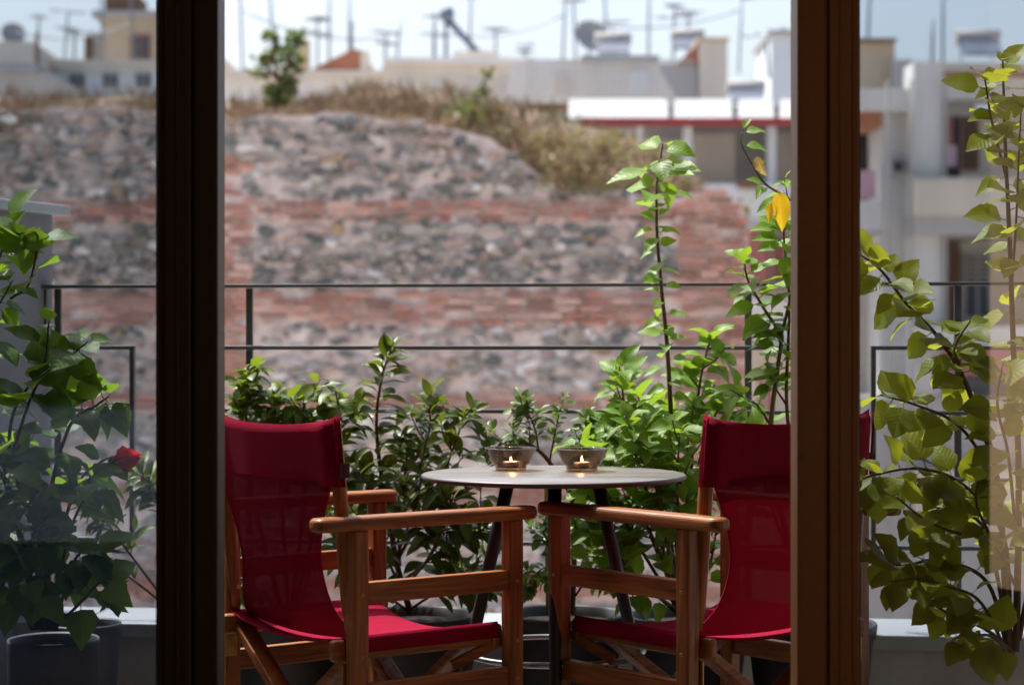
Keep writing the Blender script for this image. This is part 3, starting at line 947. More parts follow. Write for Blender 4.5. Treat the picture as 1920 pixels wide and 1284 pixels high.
# rooftop masts, heaters, dishes
def antenna(px, y0, y1, Y, label, group, arms=4, seed=0):
    r = random.Random(seed + px)
    base = P(px, y1, Y)
    o = thing('antenna', label, 'antenna', base, r.uniform(-.9, .9), group); o.rotation_euler.x = r.gauss(0, .03); o.rotation_euler.y = r.gauss(0, .035)
    h = (y1 - y0) * Y / F_PX
    MB().tube([(0, 0, -.3), (0, 0, h)], .035, 6).obj('mast', B_METAL, o)
    for k in range(r.choice((0, 1, 1, 2))):
        z = h * (.97 - r.uniform(.1, .4) * k); L = r.uniform(.3, 1.1); arms = r.choice((2, 3, 5, 7))
        bm = MB().tube([(-L * .5, 0, z), (L * .5, 0, z)], .022, 5).obj('boom', B_METAL, o)
        for i in range(arms + 2):
            x = -L * .5 + L * i / (arms + 1); w = r.uniform(.18, .38)
            MB().tube([(x, -w, z + .02), (x, w, z + .02)], .014, 4).obj('rod', B_METAL, bm)
    return o


ORD = 'first second third fourth fifth sixth seventh eighth ninth tenth eleventh twelfth'.split()
for i_, (px, y0) in enumerate(sorted(((70, 30), (120, 20), (138, 60), (250, -40), (196, -30)))):
    antenna(px, y0, 125, 55, ORD[i_] + ' rooftop antenna mast from the left, over the grey shed and beige house', 'antennas over the beige house')
for i_, (px, y0) in enumerate(sorted(((455, -20), (515, -30), (595, 34), (617, -20), (655, -10), (660, 40), (742, 36), (720, 60)))):
    antenna(px, y0, 140, 50, ORD[i_] + ' antenna mast from the dark door frame, in the sky above white terrace block', 'antennas over the white terrace block')
for i_, (px, y0) in enumerate(sorted(((813, 30), (880, -10), (930, 55), (985, 85), (1055, -15), (1080, 0), (1140, -30), (1152, 40), (1216, -30), (1262, 10), (1290, 22), (1386, -10)))):
    antenna(px, y0, 118, 52, ORD[i_] + ' antenna mast along the white and cream roofs, counted from the flue pipe', 'antennas over the cream block')
for i_, (px, y0) in enumerate(sorted(((1626, -30), (1748, 35), (1768, -40), (1440, 62)))):
    antenna(px, y0, 120, 40, ORD[i_] + ' antenna mast from the left over the grey tower and balcony block', 'antennas over the balcony block')
lampb = P(838, 112, 50)
fl = thing('rooftop_flue', 'tilted dark flue pipe with round cowl rising above the cream block', 'chimney pipe', lampb)
MB().tube([P(900, 104, 50) - lampb, P(842, 40, 50) - lampb], .09, 8).obj('pipe', B_TANK, fl)
MB().lathe([(.001, -.2), (.16, -.16), (.2, 0), (.16, .16), (.001, .2)], 14, P(838, 28, 50) - lampb).obj('cowl', B_TANK, fl)
for xx in (814, 836): MB().tube([P(xx, 190, 50) - lampb, P(xx, 40, 50) - lampb], .05, 6).obj('support', B_TANK, fl)


def heater(px, py, Y, label):
    b_ = P(px, py, Y); o = thing('solar_heater', label, 'solar heater', b_); o.scale = (.62, .62, .62)
    MB().tube([(-.7, .3, .75), (.7, .3, .75)], .26, 14).obj('tank', B_GREY, o)
    m = MB(); m.add([(-.6, -.7, .1), (.6, -.7, .1), (.6, .2, .75), (-.6, .2, .75), (-.6, -.66, .02), (.6, -.66, .02), (.6, .24, .67), (-.6, .24, .67)],
                    [(0, 1, 2, 3), (7, 6, 5, 4), (0, 4, 5, 1), (1, 5, 6, 2), (2, 6, 7, 3), (3, 7, 4, 0)]); m.obj('collector', B_TANK, o)
    for x in (-.5, .5):
        MB().bar((x, .3, 0), (x, .3, .6), .05, .05).obj('leg', B_METAL, o)


heater(1150, 108, 46, 'rooftop solar water heater with dark panel on the white house')
heater(1290, 98, 50, 'rooftop solar water heater behind the terracotta hut roof')
heater(1400, 200, 44, 'rooftop solar water heater standing behind the white sheet roofs')
heater(1836, 112, 38, 'dark tilted solar water heater on the balcony block roof')
for (px, py, Y, lab) in ((24, 84, 66, 'pale satellite dish on the grey roofed shed'), (1105, 96, 47, 'small satellite dish by the heater on the white house')):
    b_ = P(px, py, Y); o = thing('satellite_dish', lab, 'satellite dish', b_)
    m = MB().lathe([(.001, 0), (.2, .03), (.36, .1), (.42, .16)], 20); d = m.obj('dish', B_SLAB, o); d.rotation_euler = (R(70), 0, R(20)); d.location = (0, 0, .3)
    MB().tube([(0, .1, -.5), (0, .1, .3)], .03, 6).obj('mast', B_METAL, o)

# ------------------------------------------------------------------ director's chairs
def rounded_board(L, W, H, nr=6, r=None):
    """board along x with rounded ends, as outline extruded in z"""
    r = r or W * .42
    pts = []
    for (cx, cy, a0) in ((L / 2 - r, W / 2 - r, 0), (-L / 2 + r, W / 2 - r, 90), (-L / 2 + r, -W / 2 + r, 180), (L / 2 - r, -W / 2 + r, 270)):
        for k in range(nr + 1):
            a = R(a0 + 90 * k / nr)
            pts.append((cx + r * math.cos(a), cy + r * math.sin(a)))
    n = len(pts)
    vs = [(x, y, -H / 2) for x, y in pts] + [(x, y, H / 2) for x, y in pts]
    fs = [tuple(range(n))[::-1], tuple(range(n, 2 * n))] + [(i, (i + 1) % n, (i + 1) % n + n, i + n) for i in range(n)]
    return vs, fs


def smooth_obj(o):
    for p in o.data.polygons: p.use_smooth = True
    return o


def post_x(z): return -.166 - (z - .45) * .085


def make_chair(label, loc, rz_, grp):
    c = thing('director_chair', label, 'chair', loc, rz_, grp)
    HW = .272
    for s in (-1, 1):
        v, f = rounded_board(.545, .052, .028)
        m = MB(); m.add([(x, y + s * HW, z + .667) for x, y, z in v], f)
        m.obj('armrest', WOOD[0], c, .010, 4)
        for x in (.2186, -.1656):
            m = MB(); m.box((x, s * .268, .327), (.036, .036, .654))
            lg = m.obj('leg', WOOD[2], c, .006, 3)
            for z in (.10, .32, .40, .525):
                sc = MB(); sc.lathe([(.001, .002), (.0035, .002), (.0042, 0)], 10)
                q = sc.obj('screw', M_BRASS, lg); q.rotation_euler = (R(90) * s * -1, 0, 0); q.location = (x, s * .2862, z)
        for (z0, z1) in ((.505, .548), (.300, .345), (.040, .085)):
            MB().box((.0265, s * .270, (z0 + z1) / 2), (.348, .022, z1 - z0)).obj('side_rail', WOOD[0], c, .003)
        MB().box((.003, s * .232, .409), (.416, .026, .044)).obj('seat_rail', WOOD[0], c, .008, 3)
        # back post, with brass bolt where it pivots on the rear leg
        bp = MB().tube([(post_x(z), s * .240, z) for z in (.445, .5, .56, .62, .68, .74, .80, .868)], [.010, .0145, .0155, .0155, .0155, .015, .0145, .013], 12).obj('back_post', WOOD[2], c)
        q = MB().tube([(post_x(.49), s * .22, .49), (post_x(.49), s * .252, .49)], .004, 8).obj('bolt', M_BRASS, bp)
        # strut and brass plate between front leg and cross frame
        MB().bar((.205, s * .243, .395), (.085, s * .235, .352), .012, .022).obj('strut', WOOD[0], c, .002)
        MB().box((.2005, s * .2475, .395), (.034, .004, .022)).obj('hinge_plate', M_BRASS, c, .001)
        MB().box((-.175, s * .2475, .36), (.03, .004, .05)).obj('hinge_plate', M_BRASS, c, .001)
    for x0 in (.135, -.145):
        for s, dx in ((1, -.013), (-1, .013)):
            br = MB().bar((x0 + dx, s * .236, .412), (x0 + dx, -s * .262, .070), .022, .042, (1, 0, 0)).obj('cross_brace', WOOD[1], c, .004)
            sc = MB().tube([(x0 + dx - .014, -s * .012, .243), (x0 + dx + .014, -s * .012, .243)], .006, 8).obj('pivot_bolt', M_BRASS, br)
            q = MB().box((x0 + dx + (.0125 if dx > 0 else -.0125), s * .15, .353), (.004, .07, .02), Matrix.Rotation(s * .60, 3, 'X')).obj('brass_plate', M_BRASS, br, .001)
    # fabric back: a sleeve over both posts
    NU, NVV = 44, 12

    def sleeve(u, v):
        a = u * 2
        z = .738 + v * .140
        if a < 1: y = -1 + 2 * a; side = -1
        else: y = 1 - 2 * (a - 1); side = 1
        ends = max(0, abs(y) - .88) / .12
        th = .0195 * math.sqrt(max(0, 1 - ends * ends)) if abs(y) > .88 else .0195 - .013 * (1 - (abs(y) / .88) ** 6)
        th *= (1 if v < .93 else max(.15, (1 - v) / .07))
        sag = -.026 * (1 - abs(y) ** 2.2)
        zz = z - .020 * (1 - abs(y) ** 2.6) * v + .006 * max(0, abs(y) - .9) / .1 * v - .004 * math.sin(y * 9) * (1 - v) * .5
        return Vector((post_x(z) + sag + side * th, y * (.264 - .004 * v), zz))
    bk_ = MB(); bk_.grid(sleeve, NU, NVV)
    # close the top seam
    o = bk_.obj('backrest', M_RED, c)
    seam = MB()
    for s in (-1, 1):
        seam.tube([(post_x(z) - .013, s * .261, z) for z in (.74, .77, .80, .83, .86, .876)], .0028, 6)
    seam.tube([(post_x(.738) - .026 * (1 - abs(y) ** 2.2) - .012, y * .25, .740 - .002 * math.sin(y * 9)) for y in [k / 10 - 1 for k in range(21)]], .0022, 6)
    seam.obj('hem', M_RED, o)
    tg = MB().box((post_x(.775) - .004, -.272, .772), (.022, .002, .03)).obj('fabric_tag', M_TAG, o)
    MB().box((post_x(.775) - .006, -.2734, .772), (.003, .0012, .026)).obj('red_thread', M_RED, tg)

    # open-mesh sling from the sleeve down to the seat
    def hw(z):
        k = (z - .43) / (.745 - .43)
        return .238 - .070 * math.sin(math.pi * min(1, max(0, k)) ** .85)

    def sling(u, v):
        z = .748 - v * .318
        k = 1 - v
        x = post_x(max(z, .45)) - .017 * (1 - v) ** 2 - .010 * math.sin(math.pi * v) + (.028 * ((v - .8) / .2) ** 2 if v > .8 else 0)
        y = -1 + 2 * u
        w = hw(z)
        return Vector((x - .026 * (1 - abs(y) ** 2) * (1 - v * .5), y * w, z - .012 * (1 - y * y) * v))
    sl = MB(); sl.grid(sling, 20, 22)
    sg = sl.obj('back_sling', M_REDSEE, c)
    for u in (0, 1): MB().tube([sling(u, k / 22) for k in range(23)], .0022, 6).obj('edge_binding', M_RED, sg)

    # seat: sags between the rails and wraps round them
    def seat(u, v):
        x = -.180 + u * .378
        a = -1.16 + 2.32 * v
        e = abs(a)
        front = max(0, (u - .8) / .2) ** 2
        if e <= 1:
            z = .437 - .026 * (1 - e ** 2.4) - .010 * front * (1 - e ** 2)
            return Vector((x - .02 * (1 - e * e) * u, a * .243, z))
        q = (e - 1) / .16
        return Vector((x, math.copysign(.243 + .0075 * math.sin(q * 1.57), a), .437 - .034 * q))
    st = MB(); st.grid(seat, 24, 44)
    so = st.obj('seat', M_RED, c)
    sf = so.modifiers.new('thick', 'SOLIDIFY'); sf.thickness = .003
    return c


GRP = 'red director chairs at the round table'
make_chair('red and teak director chair beside the dark door frame, whole seat lit by sun', (-.334, 4.150, 0), R(36.3), GRP)
make_chair('red and teak director chair partly hidden by the brown door frame', (.450, 4.170, 0), R(130.5), GRP)

# ------------------------------------------------------------------ bistro table with two candle bowls
TX, TY, TZ = .094, 4.346, .730
t = NT('grey_plank_laminate')
v = t.coords((2.2, 16, 16)); v0 = t.coords()
sep = t.n('SeparateXYZ'); t.l(v0, sep.inputs[0])
pl = t.math('FLOOR', t.math('MULTIPLY', t.math('ADD', sep.outputs[1], 5), 9.5))
wn_ = t.n('TexWhiteNoise', noise_dimensions='1D'); t.l(pl, wn_.inputs['W'])
g = t.noise(v, 2.2, 6, .6, .6)
c = t.ramp(g, [(.3, (.06, .05, .045)), (.5, (.16, .145, .135)), (.68, (.34, .325, .32))])
c = t.mix(.5, c, t.ramp(wn_.outputs['Value'], [(0, (.07, .062, .058)), (1, (.34, .325, .32))]))
M_TOP = t.done(t.pbr(c, t.ramp(g, [(.3, (.36,) * 3), (.7, (.24,) * 3)]), 0, t.bump(g, .12, .001), Specular_IOR_Level=.35))
tab = thing('bistro_table', 'round grey plank top bistro table on black splayed legs', 'table', (TX, TY, 0))
tt = MB().lathe([(.0005, TZ), (.2965, TZ), (.2995, TZ - .0022), (.3, TZ - .005), (.2985, TZ - .009), (.29, TZ - .012), (.0005, TZ - .012)], 96).obj('table_top', [M_TOP], tab)
tt.data.materials.append(dull('dark_edge', (.05, .047, .046), .45, .2, 20, .1, .001))
for p in tt.data.polygons:
    if p.center.z < TZ - .0008: p.material_index = 1
MB().lathe([(.0005, TZ - .0125), (.135, TZ - .0125), (.13, TZ - .022), (.05, TZ - .026), (.0005, TZ - .026)], 32).obj('mounting_plate', M_LEG, tab)
for a in (270, 30, 150):
    ca, sa = math.cos(R(a)), math.sin(R(a))
    pts = [Vector((ca * (.118 + .2576 * (TZ - .02 - z)), sa * (.118 + .2576 * (TZ - .02 - z)), z)) for z in (TZ - .018, .5, .3, .006)]
    lg = MB().tube(pts, [.0155, .0150, .0135, .0115], 14).obj('leg', M_LEG, tab)
    MB().lathe([(.001, 0), (.013, 0), (.013, .008), (.001, .010)], 14, (pts[-1].x, pts[-1].y, 0)).obj('glide', M_GASKET, lg)
rr = .118 + .2576 * (TZ - .02 - .33) - .012
MB().tube([(rr * math.cos(2 * math.pi * k / 48), rr * math.sin(2 * math.pi * k / 48), .33) for k in range(48)], .007, 10, closed=True).obj('foot_ring', M_STEEL, tab)

t = NT('smoked_glass')
gb = t.n('BsdfRefraction'); gb.inputs['Color'].default_value = (.50, .43, .38, 1); gb.inputs['IOR'].default_value = 1.08; gb.inputs['Roughness'].default_value = .02
gl = t.n('BsdfGlossy'); gl.inputs['Roughness'].default_value = .03
tp = t.n('BsdfTransparent'); tp.inputs[0].default_value = (.62, .50, .41, 1)
m1 = t.n('MixShader'); t.l(schlick(t, 1.5), m1.inputs[0]); t.l(tp.outputs[0], m1.inputs[1]); t.l(gl.outputs[0], m1.inputs[2])
M_SMOKE = t.done(m1.outputs[0])
M_WAX = NT('tealight_wax'); M_WAX = M_WAX.done(M_WAX.pbr((.90, .62, .34), .5, 0, None, Subsurface_Weight=.3))
M_ALU = dull('tealight_cup', (.7, .7, .7), .35, .1, 20, 0, metal=.9)
M_FLAME = emit('flame', (1.0, .55, .16), 55)
M_FLAMETIP = emit('flame_tip', (1.0, .38, .07), 9)


def candle_bowl(px, Y, label, fs_=1.0):
    o = thing('candle_bowl', label, 'candle bowl', (wx(px, Y), Y, TZ), 0, 'smoked glass candle bowls')
    outer = [(.0005, .0004), (.0335, .0004), (.0355, .0022), (.0375, .0115), (.0385, .0128), (.0425, .0145), (.0447, .018), (.0600, .0495), (.0607, .0508)]
    inner = [(.0597, .0512), (.0585, .0500), (.0432, .0185), (.040, .0168), (.0355, .0155), (.034, .0070), (.0005, .0066)]
    MB().lathe(outer + inner, 56).obj('glass_bowl', M_SMOKE, o)
    MB().tube([(.0600 * math.cos(2 * math.pi * k / 56), .0600 * math.sin(2 * math.pi * k / 56), .0512) for k in range(56)], .0011, 8, closed=True).obj('rim', thin_glass('clear_rim', (.75, .78, .8), .02, 1.9), o)
    MB().lathe([(.0005, .0072), (.0185, .0072), (.0190, .0205), (.0184, .0205), (.0178, .0190), (.0005, .0190)], 28).obj('tealight_cup', M_ALU, o)
    MB().lathe([(.0176, .0188), (.0172, .0196), (.010, .0192), (.0005, .0190)], 24).obj('wax', M_WAX, o)
    MB().tube([(0, 0, .019), (.0003, 0, .0225)], .0007, 6).obj('wick', M_TAG, o)
    fl_ = MB().lathe([(.0002, .0210), (.0019, .0228), (.0024, .0250), (.0018, .0282), (.0009, .0312), (.0002, .0335)], 14).obj('flame', M_FLAME, o); fl_.scale = (fs_, fs_, fs_); fl_.location = (0, 0, .021 * (1 - fs_))
    pl_ = bpy.data.lights.new('candle_glow', 'POINT'); pl_.energy = .22; pl_.color = (1, .5, .16); pl_.shadow_soft_size = .004
    lo = bpy.data.objects.new('candle_glow', pl_); COL.objects.link(lo); lo.parent = o; lo.location = (0, 0, .030)


candle_bowl(958, 4.47, 'smoked glass candle bowl with lit tealight, nearer the fully sunlit chair', .85)
candle_bowl(1091, 4.44, 'smoked glass candle bowl with lit tealight, nearer the chair behind the brown frame', 1.15)

# ------------------------------------------------------------------ plants
def leaf_mesh(name, mat, width, tip, serr, fold, curl, wav, pet=.22, rows=9, seed=0, base_pow=.7, cup=0.0):
    r = random.Random(seed)
    m = MB()
    if pet > 0:
        m.tube([(0, 0, 0), (0, pet * .5, -.01), (0, pet + .02, 0)], [.020, .014, .012], 4, cap=False)
    vs, fs = [], []
    ph = r.uniform(0, 6)
    cols = (-1, -.55, 0, .55, 1)
    tw = r.uniform(-.25, .25)
    for i in range(rows + 1):
        t_ = i / rows
        w = width * (math.sin(math.pi * t_ ** base_pow) ** .8 if 0 < t_ < 1 else 0) * (1 - tip * t_ * t_) + .004
        for cI in cols:
            ww = w
            if abs(cI) == 1 and serr: ww = w * (1 + (serr if i % 2 else -serr * .6))
            x = cI * ww
            z = fold * abs(x) - curl * t_ * t_ + wav * math.sin(t_ * 9 + ph + (2 if cI > 0 else 0)) * abs(cI) * w + cup * x * x
            xr = x * math.cos(tw * t_) - z * math.sin(tw * t_); zr = x * math.sin(tw * t_) + z * math.cos(tw * t_)
            vs.append((xr, pet + t_ * (1 - .18 * abs(curl) * t_), zr))
    k = len(cols)
    for i in range(rows):
        for j in range(k - 1):
            fs.append((i * k + j, i * k + j + 1, (i + 1) * k + j + 1, (i + 1) * k + j))
    m.add(vs, fs, 0, True)
    return m.mesh(name, mat)


def family(name, mat, n, **kw):
    out = []
    r = random.Random(hash(name) % 1000 if False else sum(map(ord, name)))
    for k in range(n):
        a = dict(kw)
        a['fold'] = kw.get('fold', .25) * r.uniform(.3, 1.5); a['curl'] = kw.get('curl', .2) * r.uniform(.2, 1.8)
        a['width'] = kw['width'] * r.uniform(.88, 1.12); a['seed'] = k
        out.append(leaf_mesh('leaf', mat, **a))
    return out


K_HIB = family('hib', L_HIB, 6, width=.36, tip=.35, serr=.06, fold=.28, curl=.26, wav=.10)
K_SHD = family('shd', L_SHADE, 6, width=.36, tip=.35, serr=.07, fold=.20, curl=.24, wav=.09)
K_YEL = family('yel', L_YEL, 6, width=.41, tip=.28, serr=.05, fold=.20, curl=.22, wav=.09)
K_LAU = family('lau', L_LAU, 6, width=.21, tip=.05, serr=0, fold=.35, curl=.38, wav=.05, pet=.10, base_pow=1.15, rows=8)
K_BOX = family('box', L_BOX, 6, width=.25, tip=.05, serr=0, fold=.3, curl=.4, wav=.06, pet=.10, base_pow=1.1, rows=8)
K_SML = family('sml', L_SML, 5, width=.27, tip=.05, serr=0, fold=.3, curl=.25, wav=.05, pet=.12, base_pow=1.0, rows=6)


def catmull(pts, k=6):
    if len(pts) < 3:
        return [pts[0].lerp(pts[1], i / k) for i in range(k + 1)]
    out = []
    q = [pts[0] * 2 - pts[1]] + pts + [pts[-1] * 2 - pts[-2]]
    for i in range(1, len(q) - 2):
        p0, p1, p2, p3 = q[i - 1:i + 3]
        for j in range(k):
            t_ = j / k
            out.append(.5 * ((2 * p1) + (p2 - p0) * t_ + (2 * p0 - 5 * p1 + 4 * p2 - p3) * t_ ** 2 + (3 * p1 - p0 - 3 * p2 + p3) * t_ ** 3))
    out.append(pts[-1])
    return out


LR = random.Random(5)


def put_leaf(root, base, me, p, axis, size, up=(0, 0, 1), roll=.5, tolight=.35, name='leaf', acc=None):
    y = axis.normalized()
    u = Vector(up) + Vector((LR.uniform(-roll, roll), LR.uniform(-roll, roll) - tolight, LR.uniform(-roll, roll) * .5))
    x = y.cross(u)
    if x.length < .05: x = y.orthogonal()
    x.normalize(); z = x.cross(y)
    M = Matrix(((x.x, y.x, z.x), (x.y, y.y, z.y), (x.z, y.z, z.z))).to_4x4()
    M = Matrix.Translation(p - base) @ M @ Matrix.Scale(size, 4)
    if acc is not None:
        acc.append((size, me, M)); return None
    o = bpy.data.objects.new(name, me); COL.objects.link(o); o.parent = root
    o.matrix_local = M
    return o


def flush_leaves(root, acc):
    acc.sort(key=lambda a: -a[0])
    for (sz, me, M) in acc[:296]:
        o = bpy.data.objects.new('leaf', me); COL.objects.link(o); o.parent = root; o.matrix_local = M
    if len(acc) > 296:
        mb = MB()
        for (sz, me, M) in acc[296:]:
            mb.add([M @ v.co for v in me.vertices], [tuple(p.vertices) for p in me.polygons], 0, True)
        o = mb.obj('foliage', acc[0][1].materials[0], root); o['kind'] = 'stuff'


ACC = []
MUL = [1.75, 1.27]


def leaves_along(root, base, path, kinds, n, t0, t1, s0, s1, ang=(45, 80), droop=.15, tolight=.35, start=0.0, cluster=0.0):
    k = len(path) - 1
    n = max(1, round(n * MUL[0])); s0 *= MUL[1]; s1 *= MUL[1]
    for i in range(n):
        t_ = t0 + (t1 - t0) * ((i + .5) / n)
        if cluster: t_ = t0 + (t1 - t0) * (1 - (1 - (i + .5) / n) ** (1 + cluster))
        f = t_ * k; a = min(int(f), k - 1)
        p = path[a].lerp(path[a + 1], f - a)
        tan = (path[a + 1] - path[a]).normalized()
        n1 = tan.orthogonal().normalized(); n2 = tan.cross(n1)
        phi = start + i * 2.39996 + LR.uniform(-.5, .5)
        out = n1 * math.cos(phi) + n2 * math.sin(phi)
        al = R(LR.uniform(*ang)) * (1 - .45 * max(0, (t_ - .85) / .15))
        ax = tan * math.cos(al) + out * math.sin(al) + Vector((0, 0, -droop * LR.uniform(0, 1.6)))
        sz = (s0 + (s1 - s0) * t_) * LR.uniform(.72, 1.18) * (1 - .45 * max(0, (t_ - .88) / .12))
        put_leaf(root, base, LR.choice(kinds), p, ax, sz, tolight=tolight, acc=ACC)


def plant(name, label, cat, pot, stems, bark=M_BARK, group=None):
    """pot: world base of the plant. stems: dicts with pts in photograph pixels at a distance"""
    base = Vector(pot)
    root = thing(name, label, cat, base, 0, group)
    ACC.clear()
    for s in stems:
        pts = [P(*q) for q in s['pts']]
        path = catmull(pts)
        r0, r1 = s.get('r', (.005, .0018))
        m = MB(); m.tube([p - base for p in path], [r0 + (r1 - r0) * i / (len(path) - 1) for i in range(len(path))], 7)
        kinds = s.get('k', K_HIB)
        tw = s.get('twigs')
        if tw:
            cnt, L, nl = tw
            for j in range(cnt):
                t_ = s.get('tw0', .3) + (.97 - s.get('tw0', .3)) * (j + .5) / cnt
                f = t_ * (len(path) - 1); a = min(int(f), len(path) - 2)
                p = path[a].lerp(path[a + 1], f - a); tan = (path[a + 1] - path[a]).normalized()
                n1 = tan.orthogonal().normalized(); n1.rotate(Matrix.Rotation(j * 2.4 + LR.uniform(-.5, .5), 3, tan))
                d = (tan * .55 + n1 * .9 + Vector((0, 0, .25))).normalized(); ll = L * LR.uniform(.6, 1.2)
                tp_ = catmull([p, p + d * ll * .5 + Vector((0, 0, .0)), p + d * ll + Vector((0, 0, ll * .25))], 4)
                m.tube([q - base for q in tp_], [r1 * 1.3 - r1 * .5 * i / (len(tp_) - 1) for i in range(len(tp_))], 5)
                leaves_along(root, base, tp_, kinds, nl, .25, 1.0, s['s'][0] * .9, s['s'][1], s.get('ang', (45, 80)), s.get('droop', .15), s.get('tl', .35), LR.uniform(0, 6), s.get('cl', 0))
        m.obj('stem', s.get('bark', bark), root)
        if s.get('n'):
            leaves_along(root, base, path, kinds, s['n'], s.get('t0', .2), s.get('t1', 1.0), s['s'][0], s['s'][1], s.get('ang', (45, 80)), s.get('droop', .15), s.get('tl', .35), LR.uniform(0, 6), s.get('cl', 0))
    flush_leaves(root, ACC)
    return root


def pot(px, py_rim, Y, r, label, mat=M_POT, h=None, bulge=0.0):
    zr = CAM_H - (py_rim - CY) / F_PX * Y
    o = thing('plant_pot', label, 'pot', (wx(px, Y), Y, 0), 0, 'plastic plant pots on the terrace')
    prof = [(.001, .003), (r * .70, .003), (r * .74, .012), (r * (.88 + bulge), zr * .55), (r * (.96 + bulge * .3), zr - .04), (r * 1.0, zr - .036), (r * 1.02, zr - .006), (r * 1.0, zr), (r * .95, zr - .004), (r * .93, zr - .03), (r * .9, zr - .04)]
    MB().lathe(prof, 48).obj('shell', mat, o)

    def soil(u, v):
        a = u * 2 * math.pi; q = v * r * .94
        return Vector((q * math.cos(a), q * math.sin(a), zr - .018 + noise.noise((q * 40 * math.cos(a), q * 40 * math.sin(a), px)) * .008 * (1.3 - v) - .010 * v))
    MB().grid(soil, 36, 8).obj('soil', M_SOIL, o)
    return Vector((wx(px, Y), Y, zr - .035))


POT_C = pot(778, 1150, 4.95, .165, 'dark pot holding the glossy olive leaved shrub behind the sunlit chair')
POT_D = pot(1057, 1147, 4.90, .155, 'dark pot holding the small citrus directly behind the table')
POT_E = pot(1290, 1150, 4.86, .155, 'dark pot holding the tall hibiscus behind the second chair')
POT_B = pot(540, 1150, 4.98, .16, 'dark pot behind the sunlit chair holding the compact shrub')
POT_F = pot(1520, 1165, 4.75, .16, 'dark pot behind the brown door frame')
POT_A = pot(100, 1196, 4.20, .098, 'slate round pot holding broad leaved hibiscus behind the dark framed glass', M_POT2, bulge=.12)
POT_A2 = pot(160, 1166, 4.62, .085, 'smaller slate pot squeezed behind the round pot near the parapet', M_POT2)
POT_G = pot(1900, 1325, 4.15, .17, 'dark pot at the foot of the tall climber behind brown framed glass')

yl, yf_, ye, yg, ya, yd = 4.95, 4.62, 4.80, 4.02, 4.22, 4.88
# glossy shrub behind the sunlit chair
C = lambda *p: [(x, y, yl + d) for (x, y, d) in p]
plant('glossy_shrub', 'dark glossy shrub with upright leading shoot left of the table', 'shrub', POT_C, [
    dict(pts=C((770, 1150, 0), (745, 1060, 0), (728, 960, -.02), (712, 870, -.02), (706, 780, 0), (718, 700, 0), (733, 655, 0)), r=(.009, .002), k=K_LAU, n=34, t0=.42, t1=1, s=(.058, .060), cl=.3),
    dict(pts=C((728, 970, -.02), (690, 915, -.05), (660, 880, -.08)), r=(.004, .002), k=K_LAU, n=9, s=(.055, .06), twigs=(2, .06, 5)),
    dict(pts=C((735, 1020, 0), (780, 900, .04), (806, 800, .05), (802, 765, .05)), r=(.005, .002), k=K_LAU, n=16, t0=.35, s=(.052, .055), twigs=(4, .07, 5)),
    dict(pts=C((745, 1050, 0), (820, 910, -.03), (850, 840, -.03), (872, 775, -.02)), r=(.005, .002), k=K_LAU, n=14, t0=.5, s=(.055, .06), cl=1.0, twigs=(3, .07, 5)),
    dict(pts=C((750, 1070, 0), (690, 1000, .05), (655, 965, .08)), r=(.005, .002), k=K_LAU, n=8, t0=.4, s=(.055, .06), twigs=(4, .08, 5)),
    dict(pts=C((755, 1090, 0), (830, 1030, -.06), (890, 1000, -.08), (915, 985, -.08)), r=(.005, .002), k=K_LAU, n=10, t0=.3, s=(.055, .06), twigs=(5, .08, 5)),
    dict(pts=C((760, 1110, 0), (850, 1080, .05), (905, 1050, .05)), r=(.004, .002), k=K_LAU, n=8, t0=.3, s=(.055, .06), twigs=(4, .08, 5)),
    dict(pts=C((765, 1120, 0), (700, 1070, -.06), (655, 1050, -.06)), r=(.004, .002), k=K_LAU, n=8, t0=.3, s=(.055, .06), twigs=(4, .08, 5)),
    dict(pts=C((750, 1100, 0), (720, 1030, -.1), (700, 960, -.12), (690, 900, -.12)), r=(.004, .002), k=K_LAU, n=12, t0=.3, s=(.06, .06), twigs=(5, .08, 5)),
    dict(pts=C((760, 1100, 0), (800, 1050, -.1), (830, 990, -.12), (850, 930, -.12)), r=(.004, .002), k=K_LAU, n=12, t0=.3, s=(.06, .06), twigs=(5, .08, 5)),
    dict(pts=C((750, 1060, 0), (745, 960, .1), (760, 880, .1), (765, 830, .1)), r=(.004, .002), k=K_LAU, n=12, t0=.3, s=(.055, .055), twigs=(5, .07, 5)),
    dict(pts=C((765, 1145, 0), (820, 1110, -.08), (870, 1100, -.1), (905, 1110, -.1)), r=(.004, .002), k=K_LAU, n=10, t0=.2, s=(.05, .05), twigs=(4, .07, 5)),
    dict(pts=C((765, 1145, 0), (720, 1115, -.08), (680, 1110, -.1)), r=(.004, .002), k=K_LAU, n=8, t0=.2, s=(.05, .05), twigs=(3, .07, 5)),
    dict(pts=C((745, 1040, 0), (775, 960, -.05), (790, 905, -.06)), r=(.004, .002), k=K_LAU, n=8, t0=.3, s=(.055, .06), twigs=(4, .08, 5)),
])
